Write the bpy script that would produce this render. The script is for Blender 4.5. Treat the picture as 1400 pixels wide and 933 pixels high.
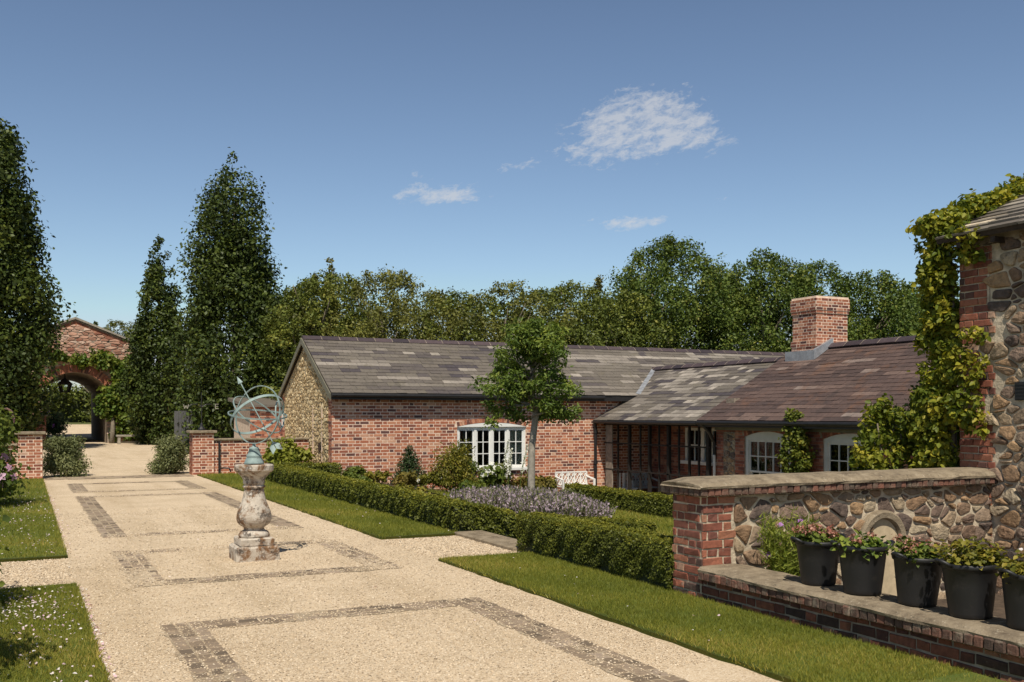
import bpy, math, random
import numpy as np
from mathutils import Vector, noise as mnoise
C = bpy.context
col = C.scene.collection
R = math.radians
for o in list(bpy.data.objects): bpy.data.objects.remove(o)

# ------------------------------------------------------------------ camera
cam = bpy.data.cameras.new("camera"); co = bpy.data.objects.new("camera", cam); col.objects.link(co)
co.location = (0, 0, 1.6); co.rotation_euler = (R(90), 0, R(-26.2))
cam.lens = 35; cam.sensor_width = 36; cam.shift_y = 0.0718; cam.clip_end = 2000; cam.clip_start = 0.05
C.scene.camera = co
# ------------------------------------------------------------------ light
SUN_EL, SUN_AZ = 57.0, 27.0           # azimuth measured from -Y towards -X
w = bpy.data.worlds.new("World"); C.scene.world = w; w.use_nodes = True
SKY_STRENGTH, SUN_STRENGTH, EXPOSURE = 0.085, 5.0, 0.0
sd = Vector((-math.sin(R(SUN_AZ))*math.cos(R(SUN_EL)), -math.cos(R(SUN_AZ))*math.cos(R(SUN_EL)), math.sin(R(SUN_EL))))
sl = bpy.data.lights.new("sun", 'SUN'); sl.energy = SUN_STRENGTH; sl.angle = R(0.5); sl.color = (1.0, 0.925, 0.80)
so = bpy.data.objects.new("sun", sl); col.objects.link(so); so.location = (-20, -40, 60)
so.rotation_euler = (-sd).to_track_quat('-Z', 'Y').to_euler()
vs = C.scene.view_settings
vs.view_transform = 'Standard'; vs.look = 'None'; vs.gamma = 1; vs.exposure = EXPOSURE; vs.use_curve_mapping = False

def build_world():
    nt = w.node_tree; nt.nodes.clear(); N = nt.nodes.new; L = nt.links.new
    def setin(s, v):
        if isinstance(v, (int, float)): s.default_value = v
        else: L(v, s)
    def m(op, a, b=None, c=None):
        n = N('ShaderNodeMath'); n.operation = op; setin(n.inputs[0], a)
        if b is not None: setin(n.inputs[1], b)
        if c is not None: setin(n.inputs[2], c)
        return n.outputs[0]
    out = N('ShaderNodeOutputWorld'); bg = N('ShaderNodeBackground'); bg.inputs[1].default_value = SKY_STRENGTH
    sky = N('ShaderNodeTexSky'); sky.sky_type = 'NISHITA'; sky.sun_disc = False
    sky.sun_elevation = R(SUN_EL); sky.sun_rotation = R(180 + SUN_AZ)
    sky.air_density = 1.0; sky.dust_density = 0.6; sky.ozone_density = 1.6; sky.altitude = 60
    hs = N('ShaderNodeHueSaturation'); hs.inputs['Saturation'].default_value = 0.83; hs.inputs['Value'].default_value = .975
    L(sky.outputs[0], hs.inputs['Color'])
    # steeper fall from the pale horizon; the upper dome is darkened to cut ambient light
    gm = N('ShaderNodeGamma'); gm.inputs[1].default_value = 1.35; L(hs.outputs[0], gm.inputs[0])
    sc = N('ShaderNodeMix'); sc.data_type = 'RGBA'; sc.blend_type = 'MULTIPLY'; sc.inputs['Factor'].default_value = 1; L(gm.outputs[0], sc.inputs[6]); sc.inputs[7].default_value = (.74, .76, .75, 1)
    dk = N('ShaderNodeMix'); dk.data_type = 'RGBA'; dk.blend_type = 'DARKEN'; dk.inputs['Factor'].default_value = 1; L(sc.outputs[2], dk.inputs[6]); dk.inputs[7].default_value = (7.5, 8.2, 9.2, 1)
    hs = dk
    tc = N('ShaderNodeTexCoord'); sp = N('ShaderNodeSeparateXYZ'); L(tc.outputs['Generated'], sp.inputs[0])
    x, y, z = sp.outputs
    az = m('MULTIPLY', m('ARCTAN2', x, y), 57.29578); el = m('MULTIPLY', m('ARCSINE', z), 57.29578)
    zn = N('ShaderNodeMapRange'); zn.interpolation_type = 'SMOOTHSTEP'; L(el, zn.inputs[0]); zn.inputs[1].default_value = 20; zn.inputs[2].default_value = 52; zn.inputs[3].default_value = 1.0; zn.inputs[4].default_value = .36  # dims the sky higher than the view to lower the ambient light
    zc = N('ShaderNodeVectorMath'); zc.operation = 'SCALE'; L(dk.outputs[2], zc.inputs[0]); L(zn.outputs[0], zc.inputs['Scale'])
    cx = N('ShaderNodeCombineXYZ'); L(az, cx.inputs[0]); L(m('MULTIPLY', m('SUBTRACT', el, m('MULTIPLY', az, .16)), 2.0), cx.inputs[1])
    # slanting wisps
    n1 = N('ShaderNodeTexNoise'); n1.inputs['Scale'].default_value = 0.95; n1.inputs['Detail'].default_value = 9
    n1.inputs['Roughness'].default_value = 0.70; n1.inputs['Distortion'].default_value = 0.25; L(cx.outputs[0], n1.inputs['Vector'])
    tot = None
    # cloud banks: azimuth, elevation (degrees), half sizes, weight
    for a0, e0, sa, se, wt, tilt in [(32.8, 15.9, 4.6, 2.4, 1.0, .22), (36.5, 15.6, 4.2, 1.3, .6, -.25), (22.2, 12.4, 3.4, 0.75, .9, .05),
                               (33.2, 10.8, 3.2, 0.55, .9, 0), (37.8, 11.8, 1.2, 0.55, .55, .2), (41.2, 12.0, 1.6, .4, .35, .1),
                               (20.6, 13.4, 1.0, .8, .45, 0), (26.2, 14.0, 2.4, .5, .4, .1), (39.6, 10.8, 1.8, .5, .3, .2), (43.0, 15.6, 2.0, .6, .22, .1)]:
        da = m('SUBTRACT', az, a0)
        u = m('DIVIDE', da, sa); v = m('DIVIDE', m('SUBTRACT', m('SUBTRACT', el, e0), m('MULTIPLY', da, tilt)), se)
        g = m('MULTIPLY', m('EXPONENT', m('MULTIPLY', m('ADD', m('MULTIPLY', u, u), m('MULTIPLY', v, v)), -1.0)), wt)
        tot = g if tot is None else m('ADD', tot, g)
    # cloud = smoothstep( noise + bank - 1 )
    raw = m('SUBTRACT', m('ADD', m('MULTIPLY', n1.outputs['Fac'], 1.35), m('MINIMUM', m('MULTIPLY', tot, .72), .64)), 1.10)
    cov = m('MINIMUM', m('MAXIMUM', m('MULTIPLY', raw, 2.0), 0.0), 0.60)
    mx = N('ShaderNodeMix'); mx.data_type = 'RGBA'; L(cov, mx.inputs['Factor'])
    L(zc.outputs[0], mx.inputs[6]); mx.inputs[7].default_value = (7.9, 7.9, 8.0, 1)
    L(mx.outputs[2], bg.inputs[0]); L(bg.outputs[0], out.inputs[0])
build_world()

# ------------------------------------------------------------------ helpers
WLOC = {}
def tag(o, label=None, cat=None, group=None, kind=None):
    if label: o['label'] = label
    if cat: o['category'] = cat
    if group: o['group'] = group
    if kind: o['kind'] = kind
    return o
def thing(name, label, cat, loc=(0, 0, 0), group=None):
    o = bpy.data.objects.new(name, None); col.objects.link(o); o.location = loc; o.empty_display_size = .1
    WLOC[o.name] = Vector(loc)
    return tag(o, label, cat, group)
def wl(o): return WLOC.get(o.name, Vector((0, 0, 0))) if o else Vector((0, 0, 0))

def mesh_np(name, V, F, mats, rnd=None, mi=None, parent=None, smooth=False, loc=None):
    """V (n,3) world coords; F list of index lists or (m,k) array."""
    V = np.asarray(V, dtype=np.float64).reshape(-1, 3)
    off = np.array(wl(parent)) if parent is not None else (np.array(loc) if loc is not None else np.zeros(3))
    me = bpy.data.meshes.new(name)
    if isinstance(F, np.ndarray):
        k = F.shape[1]; nf = F.shape[0]
        me.vertices.add(len(V)); me.vertices.foreach_set('co', (V-off).astype(np.float32).ravel())
        me.loops.add(nf*k); me.loops.foreach_set('vertex_index', F.astype(np.int32).ravel())
        me.polygons.add(nf); me.polygons.foreach_set('loop_start', (np.arange(nf)*k).astype(np.int32))
        try: me.polygons.foreach_set('loop_total', np.full(nf, k, dtype=np.int32))
        except Exception: pass
        me.update(calc_edges=True)
    else:
        me.from_pydata([tuple(v) for v in (V-off)], [], F); nf = len(F)
    for m in (mats if isinstance(mats, (list, tuple)) else [mats]): me.materials.append(m)
    if mi is not None: me.polygons.foreach_set('material_index', np.asarray(mi, dtype=np.int32))
    if rnd is not None:
        a = me.attributes.new('rnd', 'FLOAT', 'FACE'); a.data.foreach_set('value', np.asarray(rnd, dtype=np.float32))
    if smooth: me.polygons.foreach_set('use_smooth', np.ones(nf, dtype=bool))
    me.update()
    o = bpy.data.objects.new(name, me); col.objects.link(o)
    if parent is not None:
        o.parent = parent; WLOC[o.name] = wl(parent)
    elif loc is not None:
        o.location = loc; WLOC[o.name] = Vector(loc)
    return o

class MB:
    def __init__(s): s.v = []; s.f = []; s.mi = []; s.r = []
    def face(s, pts, mi=0, r=.5):
        i = len(s.v); s.v += [tuple(p) for p in pts]; s.f.append(list(range(i, i+len(pts)))); s.mi.append(mi); s.r.append(r)
    def raw(s, V, F, mi=0, r=.5):
        i = len(s.v); s.v += [tuple(p) for p in V]
        for f in F: s.f.append([i+k for k in f]); s.mi.append(mi); s.r.append(r)
    def box(s, x0, x1, y0, y1, z0, z1, mi=0, r=.5):
        V = [(x0,y0,z0),(x1,y0,z0),(x1,y1,z0),(x0,y1,z0),(x0,y0,z1),(x1,y0,z1),(x1,y1,z1),(x0,y1,z1)]
        s.raw(V, [(0,3,2,1),(4,5,6,7),(0,1,5,4),(1,2,6,5),(2,3,7,6),(3,0,4,7)], mi, r)
    def bbox(s, x0, x1, y0, y1, z0, z1, b=.01, mi=0, r=.5):
        """box with chamfered edges"""
        V = []; idx = {}
        for i, X in enumerate((x0, x1)):
            for j, Y in enumerate((y0, y1)):
                for k, Z in enumerate((z0, z1)):
                    sx, sy, sz = (1 if i == 0 else -1), (1 if j == 0 else -1), (1 if k == 0 else -1)
                    for ax, p in enumerate(((X, Y+sy*b, Z+sz*b), (X+sx*b, Y, Z+sz*b), (X+sx*b, Y+sy*b, Z))):
                        idx[i, j, k, ax] = len(V); V.append(p)
        F = []
        for i in (0, 1): F.append([idx[i, 0, 0, 0], idx[i, 1, 0, 0], idx[i, 1, 1, 0], idx[i, 0, 1, 0]])
        for j in (0, 1): F.append([idx[0, j, 0, 1], idx[1, j, 0, 1], idx[1, j, 1, 1], idx[0, j, 1, 1]])
        for k in (0, 1): F.append([idx[0, 0, k, 2], idx[1, 0, k, 2], idx[1, 1, k, 2], idx[0, 1, k, 2]])
        for a in (0, 1):
            for c in (0, 1):
                F.append([idx[a, c, 0, 0], idx[a, c, 1, 0], idx[a, c, 1, 1], idx[a, c, 0, 1]])
                F.append([idx[a, 0, c, 0], idx[a, 1, c, 0], idx[a, 1, c, 2], idx[a, 0, c, 2]])
                F.append([idx[0, a, c, 1], idx[1, a, c, 1], idx[1, a, c, 2], idx[0, a, c, 2]])
        for i in (0, 1):
            for j in (0, 1):
                for k in (0, 1): F.append([idx[i, j, k, 0], idx[i, j, k, 1], idx[i, j, k, 2]])
        s.raw(V, F, mi, r)
    def tube(s, pts, rad, n=8, mi=0, r=.5, cap=True):
        pts = [Vector(p) for p in pts]; rads = rad if isinstance(rad, (list, tuple)) else [rad]*len(pts)
        base = len(s.v); up = Vector((0, 0, 1))
        for i, p in enumerate(pts):
            d = (pts[min(i+1, len(pts)-1)]-pts[max(i-1, 0)]).normalized()
            a = d.cross(up)
            if a.length < 1e-3: a = Vector((1, 0, 0))
            a.normalize(); b = d.cross(a).normalized()
            for k in range(n):
                t = 2*math.pi*k/n; q = p+a*math.cos(t)*rads[i]+b*math.sin(t)*rads[i]; s.v.append(tuple(q))
        for i in range(len(pts)-1):
            for k in range(n):
                s.f.append([base+i*n+k, base+i*n+(k+1) % n, base+(i+1)*n+(k+1) % n, base+(i+1)*n+k]); s.mi.append(mi); s.r.append(r)
        if cap:
            s.f.append([base+k for k in range(n)][::-1]); s.mi.append(mi); s.r.append(r)
            q = base+(len(pts)-1)*n; s.f.append([q+k for k in range(n)]); s.mi.append(mi); s.r.append(r)
    def lathe(s, prof, c=(0, 0, 0), n=28, mi=0, r=.5, jit=0, rng=None):
        base = len(s.v); cx, cy, cz = c
        for (rad, z) in prof:
            for k in range(n):
                t = 2*math.pi*k/n; q = rad*(1+(rng.uniform(-jit, jit) if rng else 0)); s.v.append((cx+q*math.cos(t), cy+q*math.sin(t), cz+z))
        for i in range(len(prof)-1):
            for k in range(n):
                s.f.append([base+i*n+k, base+i*n+(k+1) % n, base+(i+1)*n+(k+1) % n, base+(i+1)*n+k]); s.mi.append(mi); s.r.append(r)
        s.f.append([base+k for k in range(n)][::-1]); s.mi.append(mi); s.r.append(r)
        q = base+(len(prof)-1)*n; s.f.append([q+k for k in range(n)]); s.mi.append(mi); s.r.append(r)
    def prism(s, outline, axis, a0, a1, mi=0, r=.5):
        """outline: list of (p,q). axis 'y': (x,z) extruded in y; axis 'x': (y,z) extruded in x; axis 'z': (x,y)"""
        def P(p, q, a): return (p, a, q) if axis == 'y' else ((a, p, q) if axis == 'x' else (p, q, a))
        n = len(outline); V = [P(p, q, a0) for p, q in outline]+[P(p, q, a1) for p, q in outline]
        F = [list(range(n)), list(range(2*n-1, n-1, -1))]+[[i, (i+1) % n, n+(i+1) % n, n+i][::-1] for i in range(n)]
        s.raw(V, F, mi, r)
    def build(s, name, mats, parent=None, smooth=False, loc=None):
        return mesh_np(name, np.array(s.v), s.f, mats, s.r, s.mi, parent, smooth, loc)

# ------------------------------------------------------------------ materials
def new_mat(name):
    m = bpy.data.materials.new(name); m.use_nodes = True; nt = m.node_tree
    return m, nt, nt.nodes['Principled BSDF'], nt.nodes['Material Output']
def ramp(nt, fac, stops, interp='LINEAR'):
    n = nt.nodes.new('ShaderNodeValToRGB'); cr = n.color_ramp; cr.interpolation = interp
    while len(cr.elements) < len(stops): cr.elements.new(.5)
    for e, (p, c) in zip(cr.elements, stops): e.position = p; e.color = (*c, 1)
    nt.links.new(fac, n.inputs[0]); return n.outputs[0]
def noise(nt, scale, detail=4, rough=.55, vec=None, dist=0):
    n = nt.nodes.new('ShaderNodeTexNoise'); n.inputs['Scale'].default_value = scale; n.inputs['Detail'].default_value = detail
    n.inputs['Roughness'].default_value = rough; n.inputs['Distortion'].default_value = dist
    if vec is None:
        tc = nt.nodes.new('ShaderNodeTexCoord'); vec = tc.outputs['Object']
    nt.links.new(vec, n.inputs['Vector']); return n.outputs['Fac']
def mixc(nt, fac, a, b, mode='MIX'):
    n = nt.nodes.new('ShaderNodeMix'); n.data_type = 'RGBA'; n.blend_type = mode
    for s, v in ((n.inputs['Factor'], fac), (n.inputs[6], a), (n.inputs[7], b)):
        if isinstance(v, (int, float)): s.default_value = v
        elif isinstance(v, tuple): s.default_value = (*v, 1)
        else: nt.links.new(v, s)
    return n.outputs[2]
def bump(nt, h, strength=.5, dist=.01):
    n = nt.nodes.new('ShaderNodeBump'); n.inputs['Strength'].default_value = strength; n.inputs['Distance'].default_value = dist
    nt.links.new(h, n.inputs['Height']); return n.outputs[0]
def attr(nt, name='rnd'):
    n = nt.nodes.new('ShaderNodeAttribute'); n.attribute_name = name; return n.outputs['Fac']
def mrange(nt, v, a, b, c=0., d=1.):
    n = nt.nodes.new('ShaderNodeMapRange'); n.inputs[1].default_value = a; n.inputs[2].default_value = b
    n.inputs[3].default_value = c; n.inputs[4].default_value = d; nt.links.new(v, n.inputs[0]); return n.outputs[0]

def mat_units(name, stops, rough=.85, nscale=18, namt=.5, bscale=60, bstr=.5, bdist=.006, stain=None, spec=.25):
    """masonry / slate units: colour per unit from 'rnd', mottled by noise, optional stain (colour, scale, lo, hi)"""
    m, nt, p, o = new_mat(name)
    c = ramp(nt, attr(nt), stops)
    nz = noise(nt, nscale, 6, .65)
    c = mixc(nt, namt, c, mixc(nt, 1.0, c, ramp(nt, nz, [(.25, (.45, .45, .45)), (.5, (1, 1, 1)), (.75, (1.5, 1.45, 1.4))]), 'MULTIPLY'))
    if stain:
        for (sc, scl, lo, hi) in stain:
            c = mixc(nt, mrange(nt, noise(nt, scl, 7, .7), lo, hi), c, sc)
    nt.links.new(c, p.inputs['Base Color']); p.inputs['Roughness'].default_value = rough
    p.inputs['Specular IOR Level'].default_value = spec
    nt.links.new(bump(nt, noise(nt, bscale, 5, .65), bstr, bdist), p.inputs['Normal'])
    return m
def mat_leaf(name, stops, trans=.28, rough=.5, spec=.22):
    m, nt, p, o = new_mat(name)
    c = ramp(nt, attr(nt), stops)
    nt.links.new(c, p.inputs['Base Color']); p.inputs['Roughness'].default_value = rough; p.inputs['Specular IOR Level'].default_value = spec
    t = nt.nodes.new('ShaderNodeBsdfTranslucent'); nt.links.new(mixc(nt, 1.0, c, (1.25, 1.25, .7), 'MULTIPLY'), t.inputs[0])
    mx = nt.nodes.new('ShaderNodeMixShader'); mx.inputs[0].default_value = trans
    nt.links.new(p.outputs[0], mx.inputs[1]); nt.links.new(t.outputs[0], mx.inputs[2]); nt.links.new(mx.outputs[0], o.inputs[0])
    return m
def mat_plain(name, c, rough=.6, nscale=8, namt=.25, bstr=.15, bscale=40, metal=0, spec=.4, bdist=.004):
    m, nt, p, o = new_mat(name)
    f = noise(nt, nscale, 6, .6)
    lo = tuple(x*(1-namt) for x in c); hi = tuple(min(1, x*(1+namt)) for x in c)
    nt.links.new(ramp(nt, f, [(.3, lo), (.7, hi)]), p.inputs['Base Color'])
    p.inputs['Roughness'].default_value = rough; p.inputs['Metallic'].default_value = metal; p.inputs['Specular IOR Level'].default_value = spec
    if bstr: nt.links.new(bump(nt, noise(nt, bscale, 4), bstr, bdist), p.inputs['Normal'])
    return m

BR = [(0, (.085, .045, .042)), (.1, (.15, .055, .042)), (.28, (.27, .09, .055)), (.6, (.36, .135, .075)), (.82, (.45, .20, .12)), (1, (.50, .31, .22))]
M = {}
M['brick'] = mat_units('red_brick', BR, nscale=9, namt=.5, bscale=70)
M['brick_front'] = mat_units('cottage_brick', [(0, (.10, .055, .05)), (.14, (.19, .075, .055)), (.3, (.32, .11, .065)), (.65, (.43, .16, .085)), (.85, (.50, .23, .135)), (1, (.55, .34, .23))], nscale=3, namt=.4, bscale=70, stain=[((.50, .36, .27), 1.6, .64, .9), ((.12, .07, .055), 2.3, .66, .85)])
M['brick_near'] = mat_units('old_red_brick', [(0, (.09, .06, .05)), (.12, (.15, .065, .05)), (.3, (.21, .075, .05)), (.65, (.29, .105, .065)), (.88, (.34, .15, .09)), (1, (.36, .24, .17))],
                    nscale=22, namt=.7, bscale=90, bstr=.7, stain=[((.30, .26, .20), 6, .60, .78), ((.05, .04, .035), 4, .63, .8)])
M['brick_wall'] = mat_units('weathered_garden_brick', BR, nscale=9, namt=.5, bscale=70, stain=[((.42, .36, .29), 2.5, .6, .8)])
M['brick_dark'] = mat_units('wing_brick', [(0, (.10, .05, .04)), (.2, (.19, .065, .045)), (.6, (.29, .10, .06)), (1, (.38, .19, .12))], nscale=9, bscale=70)
M['brick_coping'] = mat_units('dirty_shaded_coping_brick', [(0, (.07, .05, .04)), (.4, (.14, .075, .055)), (.8, (.22, .10, .07)), (1, (.30, .20, .14))], nscale=20, namt=.8, bscale=60, bstr=.9, bdist=.01, stain=[((.24, .20, .15), 7, .50, .70), ((.05, .04, .032), 5, .60, .75)])  # dirty brick, darkened as well to paint in dim grazing sun
M['brick_low'] = mat_units('damp_shaded_brick', [(0, (.045, .03, .025)), (.2, (.085, .036, .028)), (.6, (.16, .055, .034)), (.9, (.23, .09, .055)), (1, (.28, .17, .11))], nscale=22, namt=.8, bscale=90, bstr=.7, stain=[((.04, .032, .026), 4, .55, .72), ((.28, .24, .18), 7, .66, .8)])  # damp dirty brick, darkened further to paint in the coping's shade
M['mortar'] = mat_plain('lime_mortar', (.50, .41, .33), .95, 12, .3, .6, 60, spec=.1)
M['mortar_pale'] = mat_plain('pale_pointing', (.76, .58, .45), .95, 8, .2, .5, 60, spec=.1)
M['mortar_old'] = mat_plain('old_lime_mortar', (.50, .42, .31), .95, 10, .35, 1.0, 35, spec=.1, bdist=.01)
M['mortar_dark'] = mat_plain('dirty_mortar', (.28, .23, .18), .95, 9, .4, .8, 60, spec=.1)
ST = [(0, (.085, .068, .06)), (.15, (.14, .10, .08)), (.3, (.23, .145, .09)), (.5, (.34, .22, .12)), (.68, (.21, .15, .115)), (.85, (.34, .255, .165)), (1, (.42, .345, .24))]
M['stone'] = mat_units('ironstone_rubble', ST, nscale=16, namt=.9, bscale=26, bstr=1.0, bdist=.022,
                       stain=[((.09, .075, .06), 9, .57, .75), ((.45, .41, .33), 16, .66, .8)])
M['stone_gable'] = mat_units('buff_rubble', [(0, (.26, .18, .09)), (.3, (.42, .31, .17)), (.7, (.52, .40, .23)), (1, (.60, .49, .31))], nscale=12, namt=.7, bscale=40, bstr=.9, bdist=.012)
M['stone_arch'] = mat_units('arch_rubble', [(0, (.24, .10, .065)), (.3, (.42, .235, .165)), (.7, (.52, .33, .24)), (1, (.58, .43, .34))], nscale=6, namt=.6, bscale=20, bdist=.02)
M['slate'] = mat_units('old_slate', [(0, (0.044, 0.038, 0.046)), (.18, (0.078, 0.066, 0.069)), (.4, (0.132, 0.113, 0.094)), (.6, (0.161, 0.140, 0.115)), (.78, (0.215, 0.187, 0.159)), (.9, (0.302, 0.267, 0.226)), (1, (0.411, 0.360, 0.308))],
                       rough=.62, nscale=14, namt=.45, bscale=30, bstr=.35, stain=[((.15, .13, .085), 3, .56, .78), ((.06, .055, .045), 1.1, .58, .8), ((.33, .29, .21), 26, .66, .76)], spec=.3)
M['tile'] = mat_units('brown_tile', [(0, (.04, .032, .032)), (.3, (.082, .056, .05)), (.6, (.12, .08, .068)), (.85, (.16, .11, .092)), (1, (.26, .215, .19))],
                      rough=.7, nscale=14, namt=.5, bscale=30, bstr=.4, stain=[((.17, .085, .05), 1.2, .55, .75), ((.05, .04, .036), .9, .56, .75), ((.24, .20, .16), 24, .67, .77)], spec=.25)
M['ridge'] = mat_units('ridge_tile', [(0, (.04, .032, .038)), (1, (.085, .062, .066))], rough=.6, nscale=10)
M['lead'] = mat_plain('lead', (.33, .34, .36), .45, 6, .3, .2, metal=.3)
M['white'] = mat_plain('white_paint', (.76, .75, .71), .45, 5, .06, .08)
M['offwhite'] = mat_plain('grey_white_paint', (.52, .52, .49), .5, 5, .1, .08)
M['greenpaint'] = mat_plain('olive_grey_paint', (.16, .15, .11), .55, 6, .2, .15)
M['black'] = mat_plain('black_iron', (.018, .017, .017), .45, 10, .3, .1)
M['trellis'] = mat_plain('black_stained_trellis', (.014, .011, .009), .8, 14, .3, .3)
M['darkwood'] = mat_plain('dark_oak', (.035, .024, .018), .75, 14, .4, .3)
M['greywood'] = mat_plain('weathered_wood', (.24, .20, .16), .85, 10, .35, .4)
M['fencewood'] = mat_plain('grey_boards', (.085, .085, .085), .8, 8, .3, .3)
M['bark'] = mat_plain('bark', (.17, .14, .10), .9, 14, .4, .8, 30, bdist=.02)
M['barkpale'] = mat_plain('pale_bark', (.30, .27, .22), .85, 9, .35, .5, 40)
M['curtain'] = mat_plain('cream_curtain', (.62, .58, .48), .9, 4, .15, 0)
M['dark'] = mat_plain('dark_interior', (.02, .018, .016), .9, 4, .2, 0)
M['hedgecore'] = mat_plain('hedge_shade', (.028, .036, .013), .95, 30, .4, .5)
M['soil'] = mat_plain('dark_soil', (.075, .052, .035), .95, 12, .4, .9, 25, bdist=.02)
def m_bucket():
    m, nt, p, o = new_mat('black_plastic')
    c = mixc(nt, mrange(nt, noise(nt, 13, 7, .72), .56, .78, 0, .45), (.010, .010, .011), (.075, .062, .048))
    nt.links.new(c, p.inputs['Base Color']); p.inputs['Roughness'].default_value = .52
    nt.links.new(bump(nt, noise(nt, 40, 4), .12, .004), p.inputs['Normal']); return m
M['bucket'] = m_bucket()
def m_concrete():
    m, nt, p, o = new_mat('lichened_coping')
    c = ramp(nt, noise(nt, 6, 8, .7), [(.3, (.12, .092, .064)), (.5, (.25, .20, .138)), (.7, (.35, .285, .20))])
    c = mixc(nt, mrange(nt, noise(nt, 34, 6, .7), .58, .68), c, (.42, .36, .27))
    c = mixc(nt, mrange(nt, noise(nt, 22, 5, .7), .60, .7), c, (.09, .08, .06))
    nt.links.new(c, p.inputs['Base Color']); p.inputs['Roughness'].default_value = .95; p.inputs['Specular IOR Level'].default_value = .15
    nt.links.new(bump(nt, noise(nt, 60, 6, .7), .9, .012), p.inputs['Normal']); return m
M['coping'] = m_concrete()
def m_pedestal():
    m, nt, p, o = new_mat('weathered_sundial_stone')
    c = ramp(nt, noise(nt, 7, 8, .65), [(.3, (.40, .34, .27)), (.6, (.58, .52, .44))])
    c = mixc(nt, mrange(nt, noise(nt, 4.5, 9, .75, dist=.6), .48, .58), c, (.20, .11, .055))
    c = mixc(nt, mrange(nt, noise(nt, 6.5, 9, .78), .52, .60), c, (.085, .068, .055))
    c = mixc(nt, mrange(nt, noise(nt, 13, 6, .7), .60, .68), c, (.62, .58, .52))
    nt.links.new(c, p.inputs['Base Color']); p.inputs['Roughness'].default_value = .9; p.inputs['Specular IOR Level'].default_value = .2
    nt.links.new(bump(nt, noise(nt, 30, 7, .7), .8, .012), p.inputs['Normal']); return m
M['pedestal'] = m_pedestal()
def m_verdigris():
    m, nt, p, o = new_mat('verdigris_copper')
    c = ramp(nt, noise(nt, 9, 6, .6), [(.3, (.17, .235, .225)), (.6, (.28, .36, .345)), (.8, (.42, .48, .46))])
    c = mixc(nt, mrange(nt, noise(nt, 14, 6, .7), .6, .7), c, (.07, .06, .05))
    nt.links.new(c, p.inputs['Base Color']); p.inputs['Roughness'].default_value = .65; p.inputs['Metallic'].default_value = .1
    return m
M['verdigris'] = m_verdigris()
def m_glass():
    m, nt, p, o = new_mat('window_glass')
    g = nt.nodes.new('ShaderNodeBsdfGlossy'); g.inputs['Roughness'].default_value = .02; g.inputs[0].default_value = (.9, .95, 1, 1)
    t = nt.nodes.new('ShaderNodeBsdfTransparent'); t.inputs[0].default_value = (.8, .84, .82, 1)
    fr = nt.nodes.new('ShaderNodeFresnel'); fr.inputs[0].default_value = 1.5
    mx = nt.nodes.new('ShaderNodeMixShader'); nt.links.new(fr.outputs[0], mx.inputs[0]); nt.links.new(t.outputs[0], mx.inputs[1]); nt.links.new(g.outputs[0], mx.inputs[2])
    nt.links.new(mx.outputs[0], o.inputs[0]); return m
M['glass'] = m_glass()
def m_gravel(name='pale_gravel', mul=1.0):
    m, nt, p, o = new_mat(name)
    tc = nt.nodes.new('ShaderNodeTexCoord')
    v = nt.nodes.new('ShaderNodeTexVoronoi'); v.inputs['Scale'].default_value = 95; nt.links.new(tc.outputs['Object'], v.inputs['Vector'])
    bw = nt.nodes.new('ShaderNodeSeparateColor'); nt.links.new(v.outputs['Color'], bw.inputs[0])
    c = ramp(nt, bw.outputs[0], [(0, (.38*mul, .285*mul, .19*mul)), (.12, (.49*mul, .38*mul, .255*mul)), (.5, (.565*mul, .445*mul, .305*mul)), (.85, (.61*mul, .495*mul, .355*mul)), (1, (.66*mul, .56*mul, .43*mul))])
    c = mixc(nt, .55, c, mixc(nt, 1., c, ramp(nt, noise(nt, 1.1, 6, .65), [(.3, (.80, .78, .74)), (.55, (1.05, 1.05, 1.05)), (.75, (1.14, 1.15, 1.16))]), 'MULTIPLY'))
    c = mixc(nt, mrange(nt, noise(nt, 17, 5, .75), .66, .78, 0, .5), c, (.30, .22, .14))
    mp = nt.nodes.new('ShaderNodeMapping'); mp.inputs['Scale'].default_value = (1.5, .16, 1); nt.links.new(tc.outputs['Object'], mp.inputs['Vector'])
    c = mixc(nt, 1., c, ramp(nt, noise(nt, 1.0, 5, .6, mp.outputs[0]), [(.32, (.86, .84, .80)), (.5, (1.0, 1.0, 1.0)), (.68, (1.06, 1.06, 1.06))]), 'MULTIPLY')
    c = mixc(nt, mrange(nt, noise(nt, 5, 8, .8), .64, .74, 0, .35), c, (.25, .20, .11))
    nt.links.new(c, p.inputs['Base Color']); p.inputs['Roughness'].default_value = .95; p.inputs['Specular IOR Level'].default_value = .15
    nt.links.new(bump(nt, v.outputs['Distance'], .55, .008), p.inputs['Normal']); return m, c
M['gravel'] = m_gravel()[0]
def m_setts():
    """sett strips: stone blocks (vertex unit colours) drowned here and there by loose gravel"""
    m, nt, p, o = new_mat('stone_setts')
    c = ramp(nt, attr(nt), [(0, (.12, .09, .06)), (.4, (.215, .16, .108)), (.8, (.28, .212, .148)), (1, (.32, .25, .185))])
    c = mixc(nt, .6, c, mixc(nt, 1., c, ramp(nt, noise(nt, 30, 6, .7), [(.3, (.6, .6, .6)), (.7, (1.35, 1.3, 1.25))]), 'MULTIPLY'))
    nt.links.new(c, p.inputs['Base Color']); p.inputs['Roughness'].default_value = .9
    nt.links.new(bump(nt, noise(nt, 60, 5), .6, .008), p.inputs['Normal']); return m
M['setts'] = m_setts()
M['grit'] = m_gravel('dark_grit', .62)[0]; M['grit_pale'] = m_gravel('pale_grit', .80)[0]
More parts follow.
